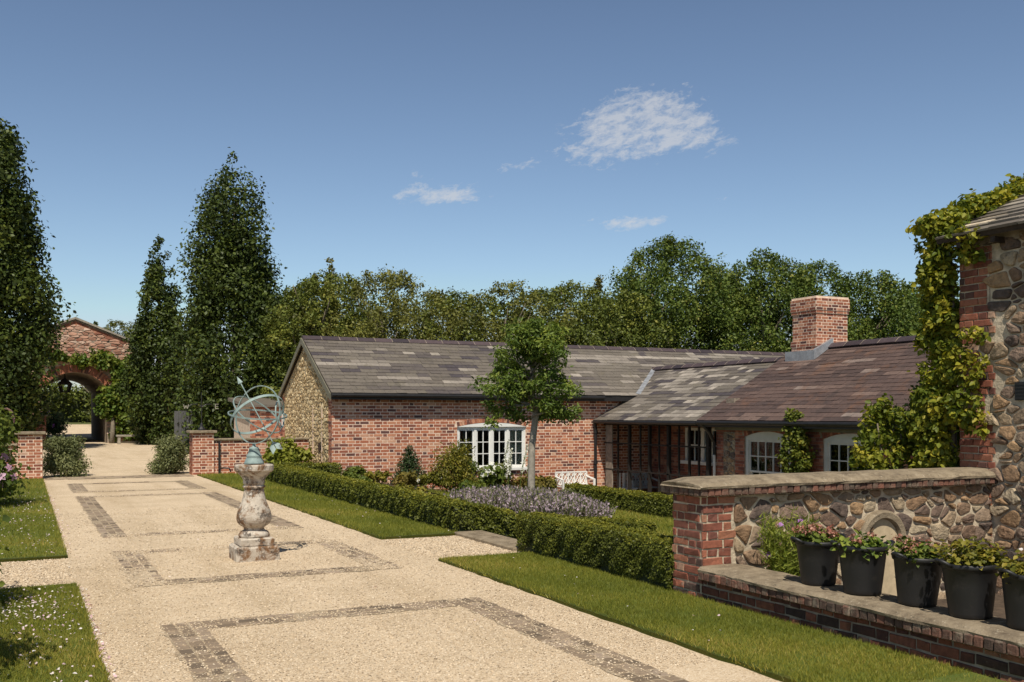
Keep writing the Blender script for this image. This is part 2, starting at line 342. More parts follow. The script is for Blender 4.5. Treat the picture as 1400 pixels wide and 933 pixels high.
def m_grassbase():
    m, nt, p, o = new_mat('lawn_turf')
    c = ramp(nt, noise(nt, 3.2, 8, .7), [(.25, (.20, .175, .05)), (.45, (.135, .155, .033)), (.6, (.10, .14, .028)), (.8, (.22, .20, .06))])
    c = mixc(nt, .5, c, mixc(nt, 1., c, ramp(nt, noise(nt, 90, 4, .7), [(.3, (.5, .5, .5)), (.7, (1.5, 1.5, 1.5))]), 'MULTIPLY'))
    nt.links.new(c, p.inputs['Base Color']); p.inputs['Roughness'].default_value = .9; p.inputs['Specular IOR Level'].default_value = .15
    nt.links.new(bump(nt, noise(nt, 120, 4, .7), .8, .015), p.inputs['Normal']); return m
M['turf'] = m_grassbase()
M['field'] = mat_plain('field_grass', (.09, .10, .03), .95, 1.2, .4, .6, 20)
G = lambda *s: list(s)
M['leaf_column'] = mat_leaf('column_tree_leaf', G((0, (0.0186, 0.0303, 0.0076)), (.5, (0.0483, 0.0706, 0.0140)), (.85, (0.0928, 0.1211, 0.0203)), (1, (0.1857, 0.1933, 0.0305))), 0.1)
M['leaf_wood'] = mat_leaf('woodland_leaf', G((0, (0.0531, 0.0709, 0.0155)), (.5, (0.1158, 0.1418, 0.0257)), (.85, (0.1882, 0.2009, 0.0344)), (1, (0.2895, 0.2599, 0.0515))), 0.16)
M['leaf_wood2'] = mat_leaf('maple_leaf', G((0, (0.0441, 0.0688, 0.0141)), (.5, (0.0859, 0.1285, 0.0228)), (.85, (0.1471, 0.1790, 0.0299)), (1, (0.2697, 0.2525, 0.0526))), 0.16)
M['leaf_olive'] = mat_leaf('olive_leaf', G((0, (0.0700, 0.0737, 0.0188)), (.5, (0.1312, 0.1369, 0.0295)), (1, (0.2449, 0.2370, 0.0537))), 0.16)
M['leaf_birch'] = mat_leaf('birch_leaf', G((0, (0.0718, 0.0726, 0.0232)), (.5, (0.1437, 0.1452, 0.0417)), (1, (0.2442, 0.2178, 0.0648))), .3)
M['leaf_young'] = mat_leaf('young_tree_leaf', G((0, (0.0499, 0.0829, 0.0164)), (.5, (0.1111, 0.1658, 0.0295)), (.85, (0.2083, 0.2560, 0.0426)), (1, (0.3334, 0.3656, 0.0657))), .3)
M['leaf_box'] = mat_leaf('box_leaf', G((0, (0.0601, 0.0719, 0.0127)), (.4, (0.1244, 0.1397, 0.0198)), (.8, (0.2147, 0.2096, 0.0282)), (1, (0.3651, 0.3195, 0.0496))), .2)
M['leaf_vine'] = mat_leaf('vine_leaf', G((0, (0.0540, 0.0840, 0.0120)), (.4, (0.1404, 0.1733, 0.0200)), (.75, (0.3132, 0.2940, 0.0300)), (1, (0.4320, 0.3570, 0.0500))), .32)
M['leaf_archvine'] = mat_leaf('arch_vine_leaf', G((0, (0.0480, 0.0900, 0.0165)), (.5, (0.1200, 0.1800, 0.0275)), (1, (0.2880, 0.2880, 0.0550))), .35)
M['leaf_rose'] = mat_leaf('climber_leaf', G((0, (0.0684, 0.0936, 0.0154)), (.5, (0.1368, 0.1656, 0.0242)), (1, (0.2906, 0.2592, 0.0386))), .3)
M['leaf_yellow'] = mat_leaf('golden_leaf', G((0, (.10, .13, .02)), (.5, (.21, .23, .03)), (1, (.32, .31, .06))), .3)
M['leaf_fern'] = mat_leaf('feathery_leaf', G((0, (0.1125, 0.1500, 0.0220)), (.5, (0.2125, 0.2625, 0.0385)), (1, (0.3250, 0.3500, 0.0660))), .35)
M['leaf_shrub'] = mat_leaf('shrub_leaf', G((0, (0.0825, 0.0948, 0.0146)), (.5, (0.1802, 0.1707, 0.0242)), (1, (0.3154, 0.2530, 0.0387))), .3)
M['leaf_green'] = mat_leaf('garden_leaf', G((0, (0.0509, 0.0786, 0.0164)), (.5, (0.1104, 0.1502, 0.0273)), (1, (0.2207, 0.2431, 0.0438))), .3)
M['leaf_grey'] = mat_leaf('grey_leaf', G((0, (0.0729, 0.0894, 0.0335)), (.5, (0.1604, 0.1788, 0.0726)), (1, (0.3206, 0.3300, 0.1450))), .25)
M['leaf_yew'] = mat_leaf('yew_leaf', G((0, (0.0153, 0.0312, 0.0102)), (.6, (0.0356, 0.0600, 0.0184)), (1, (0.0636, 0.0960, 0.0306))), .1)
M['leaf_warm'] = mat_leaf('bronzed_leaf', G((0, (.10, .085, .02)), (.5, (.19, .16, .035)), (1, (.28, .20, .06))), .3)
M['lavender'] = mat_leaf('lavender_spike', G((0, (0.1741, 0.1474, 0.1498)), (.5, (0.3308, 0.2539, 0.2995)), (1, (0.5225, 0.4095, 0.4826))), .2)
M['pink'] = mat_leaf('pink_petal', G((0, (.60, .30, .46)), (.6, (.74, .46, .62)), (1, (.82, .66, .74))), .35)
M['palepink'] = mat_leaf('fallen_petal', G((0, (.62, .40, .46)), (.5, (.75, .62, .64)), (1, (.82, .78, .74))), .2)
M['rust'] = mat_leaf('faded_pink_flower', G((0, (.30, .10, .07)), (.5, (.42, .19, .14)), (1, (.55, .32, .24))), .25)
M['whitefl'] = mat_leaf('white_petal', G((0, (.70, .70, .64)), (1, (.82, .82, .78))), .3)
M['violet'] = mat_leaf('violet_petal', G((0, (.35, .10, .45)), (1, (.55, .30, .65))), .3)
M['grass'] = mat_leaf('grass_blade', G((0, (0.1222, 0.1399, 0.0197)), (.45, (0.2035, 0.2185, 0.0309)), (.8, (0.3256, 0.2884, 0.0492)), (1, (0.5494, 0.4020, 0.1267))), .3)
M['pebble'] = mat_units('loose_pebble', [(0, (.36, .265, .175)), (.2, (.49, .38, .255)), (.6, (.57, .45, .31)), (1, (.65, .55, .42))], nscale=40, namt=.3, bstr=.1)

# ------------------------------------------------------------------ scatter tools
def frames(n, t=None, rng=None):
    n = n/np.linalg.norm(n, axis=1, keepdims=True)
    if t is None: t = rng.normal(size=n.shape)
    t = t-n*np.sum(n*t, axis=1, keepdims=True); t /= (np.linalg.norm(t, axis=1, keepdims=True)+1e-9)
    b = np.cross(n, t); return t, b, n
KITE = (np.array([[0, 0, 0], [.45, .30, .06], [1, 0, -.05], [.45, -.30, .06]]), np.array([[0, 3, 2, 1]]))
LEAF = (np.array([[0, 0, 0], [.3, .34, .10], [.68, .27, .06], [1, 0, -.10], [.68, -.27, .06], [.3, -.34, .10]]), np.array([[0, 5, 4, 3], [0, 3, 2, 1]]))
NARROW = (np.array([[0, 0, 0], [.35, .19, .06], [.7, .15, .03], [1, 0, -.10], [.7, -.15, .03], [.35, -.19, .06]]), np.array([[0, 5, 4, 3], [0, 3, 2, 1]]))
BLADE = (np.array([[0, -.06, 0], [0, .06, 0], [.75, .03, .0], [1, 0, -.12]]), np.array([[0, 1, 2], [0, 2, 3]]))
TRI = (np.array([[0, -.07, 0], [0, .07, 0], [1, 0, 0.0]]), np.array([[0, 1, 2]]))
PEB = (np.array([[.5, 0, 0], [.1, .42, 0], [-.45, .25, 0], [-.4, -.3, 0], [.15, -.45, 0], [.05, .02, .34]]), np.array([[0, 1, 5], [1, 2, 5], [2, 3, 5], [3, 4, 5], [4, 0, 5]]))
def scatter(tmpl, P, T, B, N, S, rnd):
    tv, tf = tmpl; n = len(P); S = np.broadcast_to(np.asarray(S, float), (n,))[:, None, None]
    V = P[:, None, :]+S*(tv[None, :, 0:1]*T[:, None, :]+tv[None, :, 1:2]*B[:, None, :]+tv[None, :, 2:3]*N[:, None, :])
    F = tf[None]+(np.arange(n)*len(tv))[:, None, None]
    return V.reshape(-1, 3), F.reshape(-1, tf.shape[1]), np.repeat(rnd, len(tf))
def join(parts):
    V = []; F = []; Rr = []; o = 0
    for v, f, r in parts: V.append(v); F.append(f+o); Rr.append(r); o += len(v)
    return np.concatenate(V), np.concatenate(F), np.concatenate(Rr)
def clump_leaves(cs, rs, n, size, rng, tmpl=KITE, squash=.85, up=.45, rand=.55, fill=2.4, sv=.35, crnd=.55):
    cs = np.asarray(cs, float); rs = np.asarray(rs, float)
    pr = rs**2; pr /= pr.sum(); ci = rng.choice(len(cs), n, p=pr)
    d = rng.normal(size=(n, 3)); d /= np.linalg.norm(d, axis=1, keepdims=True)
    rad = rng.random(n)**(1/fill)*(1+.12*rng.normal(size=n))
    off = d*(rs[ci]*rad)[:, None]; off[:, 2] *= squash
    P = cs[ci]+off
    Nn = d*.75+np.array([0, 0, up])+rand*rng.normal(size=(n, 3))
    T, B, Nn = frames(Nn, None, rng)
    T[:, 2] -= .25
    T, B, Nn = frames(Nn, T)
    cr = rng.random(len(cs))
    r = np.clip(crnd*cr[ci]+(1-crnd)*rng.random(n), 0, 1)
    return scatter(tmpl, P, T, B, Nn, size*(1+sv*rng.uniform(-1, 1, n)), r)

# terrain height -------------------------------------------------------------
def sstep(t): t = min(1, max(0, t)); return t*t*(3-2*t)
def gz(x, y):
    z = -.85*sstep((x-5.9)/8.5)-.26*sstep((x-5.3)/1.2)*(1-sstep((x-7.5)/6))*(1-sstep((y-15)/9))
    if y > 30: z *= max(0., 1-(y-30)/12)
    if y > 75: z += .055*(y-75) if y < 105 else 1.65
    return z

# masonry builders -------------------------------------------------------------
def sub_int(ints, a, b):
    out = []
    for (p, q) in ints:
        if b <= p or a >= q: out.append((p, q))
        else:
            if a > p: out.append((p, a))
            if b < q: out.append((b, q))
    return out
def bricks(mb, O, U, V, N, w, h, rng, mi=1, holes=None, span=None, proud=.007, bl=.225, bh=.075, gap=.010, cham=0, jit=.002, bond='flemish', tone=None):
    """real bricks laid over a mortar plane; holes(v)->list of (a,b) cut out; span(v)->(a,b)"""
    O, U, V, N = Vector(O), Vector(U), Vector(V), Vector(N)
    rows = int(math.ceil(h/bh))
    for r_ in range(rows):
        v0 = r_*bh+gap/2; v1 = min((r_+1)*bh-gap/2, h)
        if v1-v0 < .02: continue
        vm = (v0+v1)/2
        ints = [(0, w)]
        if span: ints = [span(vm)]
        if holes:
            for a, b in holes(vm): ints = sub_int(ints, a, b)
        u = -bl*(.0 if r_ % 2 == 0 else .5)-(.06 if r_ % 3 == 0 else 0); k = 0
        if bond == 'flemish': u = -(.0 if r_ % 2 == 0 else bl*.75)
        while u < w:
            L = bl
            if bond == 'flemish' and k % 2 == 1: L = bl/2
            if bond == 'header': L = bl/2
            a, b = u+gap/2, u+L-gap/2
            rn = rng.random() if tone is None else min(1, max(0, tone+rng.gauss(0, .22)))
            for (p, q) in ints:
                aa, bb = max(a, p), min(b, q)
                if bb-aa < .025: continue
                pr = proud*(1+rng.uniform(-.4, .4))
                j = lambda: rng.uniform(-jit, jit)
                A = [(aa+j(), v0+j()), (bb+j(), v0+j()), (bb+j(), v1+j()), (aa+j(), v1+j())]
                if cham:
                    cu, cv = (aa+bb)/2, (v0+v1)/2
                    inn = [(x+(cham if x < cu else -cham), y+(cham if y < cv else -cham)) for x, y in A]
                    Vv = [O+U*x+V*y-N*.004 for x, y in A]+[O+U*x+V*y+N*(pr-cham*.7) for x, y in A]+[O+U*x+V*y+N*(pr+j()) for x, y in inn]
                    F = [(8, 9, 10, 11)]+[(i, (i+1) % 4, 4+(i+1) % 4, 4+i) for i in range(4)]+[(4+i, 4+(i+1) % 4, 8+(i+1) % 4, 8+i) for i in range(4)]
                else:
                    Vv = [O+U*x+V*y-N*.004 for x, y in A]+[O+U*x+V*y+N*pr for x, y in A]
                    F = [(4, 5, 6, 7)]+[(i, (i+1) % 4, 4+(i+1) % 4, 4+i) for i in range(4)]
                mb.raw(Vv, F, mi, rn)
            u += L; k += 1
def arch_ring(mb, O, U, V, N, cx, zs, hw, rise, hgt, rng, mi=1, proud=.012, bw=.075, gap=.01, back=.02):
    O, U, V, N = Vector(O), Vector(U), Vector(V), Vector(N)
    Rr = (hw*hw+rise*rise)/(2*rise); zc = zs+rise-Rr; a1 = math.asin(min(1, hw/Rr)); n = max(5, int(2*a1*(Rr+hgt/2)/bw))
    for i in range(n):
        t0 = -a1+2*a1*i/n+gap/2/Rr; t1 = -a1+2*a1*(i+1)/n-gap/2/Rr
        pts = [(Rr, t0), (Rr, t1), (Rr+hgt, t1), (Rr+hgt, t0)]
        A = [(cx+r_*math.sin(t), zc+r_*math.cos(t)) for r_, t in pts]
        Vv = [O+U*x+V*y-N*back for x, y in A]+[O+U*x+V*y+N*proud for x, y in A]
        mb.raw(Vv, [(4, 5, 6, 7)]+[(i_, (i_+1) % 4, 4+(i_+1) % 4, 4+i_) for i_ in range(4)], mi, rng.random())
def clip_poly(poly, nx, ny, d):
    out = []; m = len(poly)
    for i in range(m):
        p, q = poly[i], poly[(i+1) % m]; a = nx*p[0]+ny*p[1]-d; b = nx*q[0]+ny*q[1]-d
        if a <= 0: out.append(p)
        if (a < 0 < b) or (b < 0 < a):
            t = a/(a-b); out.append((p[0]+t*(q[0]-p[0]), p[1]+t*(q[1]-p[1])))
    return out
def stones(mb, O, U, V, N, W, H, cw, ch, rng, mi=1, gap=.018, bulge=.03, jit=.42, wvar=.35, region=None, chaikin=2, holes=None, shift=True):
    """irregular rubble stones packed by a power diagram, each a rounded lump standing on the mortar"""
    O, U, V, N = Vector(O), Vector(U), Vector(V), Vector(N); asp = cw/ch
    nx, ny = int(W/cw)+3, int(H/ch)+3; P = {}
    for j in range(-1, ny):
        for i in range(-1, nx):
            x = (i+.5+(.5 if (j % 2 and shift) else 0)+rng.uniform(-jit, jit))*cw; y = (j+.5+rng.uniform(-jit, jit)*.8)*ch
            P[i, j] = (x/asp, y, rng.uniform(-wvar, wvar)*ch*ch)
    for (i, j), (x, y, wt) in P.items():
        poly = [(-gap/2, -gap/2), (W/asp+gap/2, -gap/2), (W/asp+gap/2, H+gap/2), (-gap/2, H+gap/2)]
        poly = [(max(0, min(W/asp, a)), max(0, min(H, b))) for a, b in poly]
        if region: poly = [(a/asp, b) for a, b in region]
        for dj in range(-3, 4):
            for di in range(-3, 4):
                if (di or dj) and (i+di, j+dj) in P:
                    X, Y, W2 = P[i+di, j+dj]; dx, dy = X-x, Y-y; L = math.hypot(dx, dy)
                    if L < 1e-6: continue
                    dd = (X*X+Y*Y-x*x-y*y-W2+wt)/2
                    poly = clip_poly(poly, dx/L, dy/L, dd/L-gap/2*(1/(1+(asp-1)*abs(dx/L)*.6)))
                    if len(poly) < 3: break
            if len(poly) < 3: break
        if len(poly) < 3: continue
        poly = [(a*asp, b) for a, b in poly]
        ar = abs(sum(poly[k][0]*poly[(k+1) % len(poly)][1]-poly[(k+1) % len(poly)][0]*poly[k][1] for k in range(len(poly))))/2
        if ar < .12*cw*ch: continue
        cx = sum(p[0] for p in poly)/len(poly); cy = sum(p[1] for p in poly)/len(poly)
        if holes and holes(cx, cy): continue
        for _ in range(chaikin):
            q = []
            for k in range(len(poly)):
                a, b = poly[k], poly[(k+1) % len(poly)]
                q += [(a[0]*.84+b[0]*.16, a[1]*.84+b[1]*.16), (a[0]*.16+b[0]*.84, a[1]*.16+b[1]*.84)]
            poly = q
        n = len(poly); b_ = bulge*(1+rng.uniform(-.5, .5)); tx, ty = rng.uniform(-.25, .25), rng.uniform(-.3, .25)
        sd0 = rng.uniform(0, 99)
        def ring(s, hgt):
            out = []
            for p in poly:
                x, y = cx+(p[0]-cx)*s, cy+(p[1]-cy)*s
                k = mnoise.noise(Vector((x*14, y*14, sd0)))*.8+mnoise.noise(Vector((x*38, y*38, sd0)))*.55
                q = (k*.34*b_+(tx*(p[0]-cx)+ty*(p[1]-cy))*s*.6) if hgt > 0 else 0
                out.append(O+U*(x+k*.004)+V*(y+k*.004)+N*(hgt+q))
            return out
        Vv = ring(1, -.012)+ring(.99, b_*.45)+ring(.90, b_*.85)+ring(.66, b_*1.0)+ring(.34, b_*1.04)+[O+U*cx+V*cy+N*b_*1.05]
        F = [[a*n+k, a*n+(k+1) % n, (a+1)*n+(k+1) % n, (a+1)*n+k] for a in range(4) for k in range(n)]+[[4*n+k, 4*n+(k+1) % n, 5*n] for k in range(n)]
        mb.raw(Vv, F, mi, rng.random())
def slates(mb, O, U, S, N, L, H, e, wd, rng, mi=0, t=.012, tone=None, span=None, jit=.25):
    """courses of real slates; tone(u,v)->0..1 base"""
    O, U, S, N = Vector(O), Vector(U), Vector(S), Vector(N); rows = int(math.ceil(H/e)); prev = .4
    for r_ in range(rows):
        v0, v1 = r_*e, min(H, (r_+1)*e+e*.15); lo, hi = (0, L) if span is None else span(v0)
        u = lo-(wd*.5 if r_ % 2 else 0)
        while u < hi:
            ww = wd*(1+rng.uniform(-jit, jit)); a, b = max(lo, u+.003), min(hi, u+ww-.003); u += ww
            if b-a < .03: continue
            prev = tone((a+b)/2, v0, prev) if tone else rng.random()
            l = t*(1+rng.uniform(-.3, .6)); dv = rng.uniform(-.008, .008)
            Vv = [O+U*a+S*(v0+dv)+N*l*1.6, O+U*b+S*(v0+dv)+N*(l*1.6+rng.uniform(-.002, .003)), O+U*b+S*v1+N*.003, O+U*a+S*v1+N*.003,
                  O+U*a+S*(v0+dv)-N*.004, O+U*b+S*(v0+dv)-N*.004]
            mb.raw(Vv, [(0, 1, 2, 3), (4, 5, 1, 0), (0, 3, 4), (1, 5, 2)], mi, min(1, max(0, prev)))
def ridge_tiles(mb, x0, x1, axis, c, z, rng, seg=.46, hw=.13, hz=.085, mi=0):
    """angular ridge tiles along x or y, mortar nibs between"""
    n = int(abs(x1-x0)/seg)
    for i in range(n):
        a = x0+(x1-x0)*i/n+.006; b = x0+(x1-x0)*(i+1)/n-.006; dz = rng.uniform(-.006, .006)
        pr = [(-hw, -hz), (-hw*.35, -.01), (0, .012), (hw*.35, -.01), (hw, -hz), (hw*.9, -hz-.025), (0, -.02), (-hw*.9, -hz-.025)]
        mb.prism([(c+p, z+q+dz) for p, q in pr], 'x' if axis == 'x' else 'y', a, b, mi, rng.random())
        pr2 = [(-hw-.005, -hz), (-hw*.36, -.006), (0, .017), (hw*.36, -.006), (hw+.005, -hz), (0, -.03)]
        mb.prism([(c+p, z+q) for p, q in pr2], 'x' if axis == 'x' else 'y', b, b+.014, mi+1, .5)

# =================================================================== SETTING
rng = random.Random(7); nr = np.random.default_rng(11)
def sheet(name, x0, x1, y0, y1, z, mat, step=None, zf=None, kind='structure', edge=None):
    nx = max(2, int((x1-x0)/(step or 5))+1); ny = max(2, int((y1-y0)/(step or 5))+1)
    xs = np.linspace(x0, x1, nx); ys = np.linspace(y0, y1, ny); V = []; F = []
    for y in ys:
        for x in xs: V.append((x, y, (zf(x, y) if zf else 0)+z))
    for j in range(ny-1):
        for i in range(nx-1): F.append((j*nx+i, j*nx+i+1, (j+1)*nx+i+1, (j+1)*nx+i))
    return tag(mesh_np(name, np.array(V), np.array(F), mat, smooth=True), kind=kind)
# one ground sheet to the horizon: finer near the courtyard
def ground():
    xs = np.unique(np.concatenate([np.linspace(-900, -30, 12), np.linspace(-30, 4.6, 24), np.linspace(4.6, 20, 45), np.linspace(20, 60, 21), np.linspace(60, 900, 12)]))
    ys = np.unique(np.concatenate([np.linspace(-300, -10, 8), np.linspace(-10, 32, 60), np.linspace(32, 110, 60), np.linspace(110, 1200, 10)]))
    V = np.array([(x, y, gz(x, y)-.03-(.25 if (5.45 < x < 9.5 and y < 6.9) else 0)) for y in ys for x in xs]); nx = len(xs)
    F = np.array([(j*nx+i, j*nx+i+1, (j+1)*nx+i+1, (j+1)*nx+i) for j in range(len(ys)-1) for i in range(nx-1)])
    tag(mesh_np('ground', V, F, M['field'], smooth=True), kind='structure')
ground()
sheet('gravel_drive', .2, 5.2, -6, 27.0, 0, M['gravel'], 1)
sheet('gravel_path', -8, .2, 10.0, 12.2, -.001, M['gravel'], 1)
sheet('gravel_court', -14, 14, 27.0, 75.0, .0, M['gravel'], 4)
sheet('gravel_track', -1.5, 6.5, 75.0, 89, .02, M['gravel'], 1.2, gz)
# sunken planter bed behind the low wall
sheet('planter_soil', 5.46, 9.0, 1.0, 6.86, -.2, M['soil'], .5)

# lawns: a turf slab standing a little proud of the gravel, ragged at its edge
def lawn(x0, x1, y0, y1, seed, h=.03, zf=None, step=.18):
    r = np.random.default_rng(seed); nx = max(3, int((x1-x0)/step)); ny = max(3, int((y1-y0)/step)); V = []; F = []
    for j in range(ny+1):
        for i in range(nx+1):
            x = x0+(x1-x0)*i/nx; y = y0+(y1-y0)*j/ny
            if i in (0, nx): x += r.uniform(-.016, .016)
            if j in (0, ny): y += r.uniform(-.016, .016)
            V.append((x, y, h+(zf(x, y) if zf else 0)+r.uniform(-.004, .004)))
    n0 = len(V); W = nx+1
    for j in range(ny):
        for i in range(nx): F.append((j*W+i, j*W+i+1, (j+1)*W+i+1, (j+1)*W+i))
    per = [i for i in range(W)]+[j*W+nx for j in range(1, ny+1)]+[ny*W+i for i in range(nx-1, -1, -1)]+[j*W for j in range(ny-1, 0, -1)]
    for p in per: V.append((V[p][0], V[p][1], V[p][2]-.10))
    m = len(per)
    for k in range(m): F.append((per[k], n0+k, n0+(k+1) % m, per[(k+1) % m])[::-1])
    return tag(mesh_np('lawn', np.array(V), np.array(F), M['turf']), kind='structure')
lawn(4.12, 5.5, 12.14, 27.0, 1); lawn(4.08, 5.5, -2, 10.1, 2)
lawn(-6, .44, 12.1, 27.0, 3); lawn(-6, .44, -1, 10.08, 4)
lawn(8.6, 13.4, 9.5, 22.5, 5, .02, gz, .35)
def grass_area(x0, x1, y0, y1, n, s, zf=None, seed=0, h=.028):
    r = np.random.default_rng(seed); x = r.uniform(x0, x1, n); y = r.uniform(y0, y1, n)
    z = np.full(n, h) if zf is None else np.array([zf(a, b)+h for a, b in zip(x, y)])
    P = np.stack([x, y, z-.004], 1)
    T = np.stack([r.normal(0, .55, n), r.normal(0, .55, n), np.ones(n)], 1); T /= np.linalg.norm(T, axis=1, keepdims=True)
    Nn = r.normal(size=(n, 3)); Nn[:, 2] *= .2; N2, _, _ = Nn, 0, 0
    b = np.cross(T, Nn); b /= np.linalg.norm(b, axis=1, keepdims=True); Nn = np.cross(b, T)
    patch = .5+.28*np.sin(x*2.1+1.3*np.sin(y*1.1))+.25*np.sin(y*2.9+x*3.7+seed)
    return scatter(TRI, P, T, b, -Nn, s*(1+.5*r.uniform(-1, 1, n)), np.clip(.45*patch+.6*r.random(n)-.05, 0, 1))
gp = [grass_area(4.12, 5.2, 4.2, 7.2, 52000, .030, seed=1), grass_area(4.12, 5.2, 7.2, 10.08, 40000, .033, seed=2), grass_area(4.08, 5.2, 1.0, 4.2, 8000, .03, seed=9),
      grass_area(4.14, 5.2, 12.18, 18, 34000, .040, seed=3), grass_area(4.16, 5.2, 18, 26.9, 16000, .055, seed=4),
      grass_area(-.9, .42, 5.5, 10.05, 64000, .032, seed=5), grass_area(-1.4, .42, 12.15, 18, 30000, .042, seed=6), grass_area(-1.4, .40, 18, 26.9, 16000, .055, seed=7),
      grass_area(8.6, 13.3, 9.6, 22.4, 40000, .075, gz, seed=8, h=.02)]
# long grass hanging over the lawn edges
for (xe, ya, yb, k) in [(4.10, 4, 10.1, 1), (4.13, 12.1, 27, 2), (.43, 5, 10.1, 3), (.43, 12.1, 27, 4)]:
    gp.append(grass_area(xe-.02, xe+.03, ya, yb, 2200, .045, seed=20+k, h=.018))
V, F, r_ = join(gp); tag(mesh_np('grass', V, F, M['grass'], r_), kind='stuff', label='short mown grass blades on the lawns', cat='grass')

# sett strips: frames of three rows of stone blocks let into the gravel, partly drowned by it
def setts():
    mb = MB(); q = random.Random(3)
    def strip(x0, x1, y0, y1, along, prob):
        rows = 3; L = (y1-y0) if along == 'y' else (x1-x0); wd = ((x1-x0) if along == 'y' else (y1-y0))/rows
        for k in range(rows):
            u = q.uniform(-.1, 0)
            while u < L:
                l = q.uniform(.10, .17); a, b = max(0, u+.005), min(L, u+l-.005); u += l
                if b-a < .03: continue
                c0, c1 = k*wd+.005, (k+1)*wd-.005
                if along == 'y': X0, X1, Y0, Y1 = x0+c0, x0+c1, y0+a, y0+b
                else: X0, X1, Y0, Y1 = x0+a, x0+b, y0+c0, y0+c1
                cx, cy = (X0+X1)/2, (Y0+Y1)/2
                drown = prob(cx, cy)+.30*math.sin(cx*3.1+cy*1.7)+.25*math.sin(cx*7.3-cy*4.1)
                if drown > .95: continue
                top = .007+q.uniform(-.003, .003)-max(0, drown-.5)*.012; j = lambda: q.uniform(-.005, .005); e = .007
                A = [(X0+j(), Y0+j()), (X1+j(), Y0+j()), (X1+j(), Y1+j()), (X0+j(), Y1+j())]
                inn = [(x+(e if x < cx else -e), y+(e if y < cy else -e)) for x, y in A]
                Vv = [(x, y, -.02) for x, y in A]+[(x, y, top-.006) for x, y in A]+[(x, y, top+q.uniform(-.0015, .0015)) for x, y in inn]
                mb.raw(Vv, [(8, 9, 10, 11)]+[(i, (i+1) % 4, 4+(i+1) % 4, 4+i) for i in range(4)]+[(4+i, 4+(i+1) % 4, 8+(i+1) % 4, 8+i) for i in range(4)], 0, q.random())
    bed = MB(); faint = MB()
    def strip(x0, x1, y0, y1, along, prob, lay=strip):
        lay(x0, x1, y0, y1, along, prob); p = prob((x0+x1)/2, (y0+y1)/2); n = max(2, int(max(x1-x0, y1-y0)/.12))
        P = []
        for side in (0, 1):
            for i in range(n+1):
                t_ = i/n if side == 0 else 1-i/n; e = q.uniform(-.03, .012)+p*.03*math.sin(i*1.1); 
                if along == 'y': P.append(((x0-e, x1+e)[side], y0+(y1-y0)*t_) if side else (x0+e, y0+(y1-y0)*t_))
                else: P.append((x0+(x1-x0)*t_, y1-e) if side else (x0+(x1-x0)*t_, y0+e))
        if p > .8: return
        tgt = faint if p > .45 else bed
        tgt.face([(a, b, .0035+.0004*len(bed.f)) for a, b in (P if along == 'x' else P[::-1])])
    def frame(y0, y1, px, pt, pb, w=.30, x0=.94, x1=3.58):
        strip(x0, x0+w, y0, y1, 'y', px); strip(x1-w, x1, y0, y1, 'y', px)
        if pt is not None: strip(x0+w, x1-w, y1-w, y1, 'x', pt)
        if pb is not None: strip(x0+w, x1-w, y0, y0+w, 'x', pb)
    frame(.8, 7.95, lambda x, y: .05+.1*(x > 3 and y > 6.5), lambda x, y: .35, None)
    frame(9.80, 12.45, lambda x, y: .55+.2*(x < 2 and y > 11.3), lambda x, y: .85, lambda x, y: .42)
    frame(13.9, 21.1, lambda x, y: .05, lambda x, y: .55, lambda x, y: .82)
    frame(22.2, 25.1, lambda x, y: .15, lambda x, y: .55, lambda x, y: .65)
    strip(.5, 4.0, 26.75, 27.75, 'x', lambda x, y: -.2)
    tag(mb.build('sett_paving', M['setts']), kind='structure'); tag(bed.build('sett_bed', M['grit']), kind='structure'); tag(faint.build('sett_bed', M['grit_pale']), kind='structure')
setts()
# loose stones: thickest near the camera and spilling over the setts
def pebbles():
    r = np.random.default_rng(5); parts = []
    def area(x0, x1, y0, y1, n, s, z=.002):
        P = np.stack([r.uniform(x0, x1, n), r.uniform(y0, y1, n), np.full(n, z)], 1)
        Nn = np.stack([r.normal(0, .25, n), r.normal(0, .25, n), np.ones(n)], 1); T, B, Nn = frames(Nn, None, r)
        parts.append(scatter(PEB, P, T, B, Nn, s*(1+.45*r.uniform(-1, 1, n)), r.random(n)))
    area(.45, 4.05, 5.2, 8.0, 30000, .0115); area(.45, 4.1, 8.0, 12.2, 22000, .0125); area(-.4, .45, 10.1, 12.1, 3500, .018); area(4.1, 5.3, 10.15, 12.1, 5000, .018)
    area(.45, 4.1, 12.2, 18, 8000, .017)
    # drift over the buried cross strips
    for (x0, x1, y0, y1, n, z) in [(.94, 3.58, 7.62, 7.98, 900, .006), (.94, 3.58, 9.78, 10.12, 900, .007), (.9, 1.3, 9.8, 12.4, 900, .007), (3.25, 3.6, 9.8, 12.4, 1100, .007), (1, 3.6, 12.1, 12.5, 1600, .007), (1.0, 3.5, 13.85, 14.2, 1600, .007),
                                   (.92, 1.27, 5, 7.7, 420, .008), (3.26, 3.6, 5, 7.7, 700, .008), (1, 3.5, 20.7, 21.2, 1200, .008), (1, 3.5, 22.1, 22.5, 1200, .008)]:
        area(x0, x1, y0, y1, n, .014, z)
    V, F, q = join(parts); tag(mesh_np('loose_gravel', V, F, M['pebble'], q), kind='stuff', label='loose pale gravel stones over the drive', cat='gravel')
pebbles()
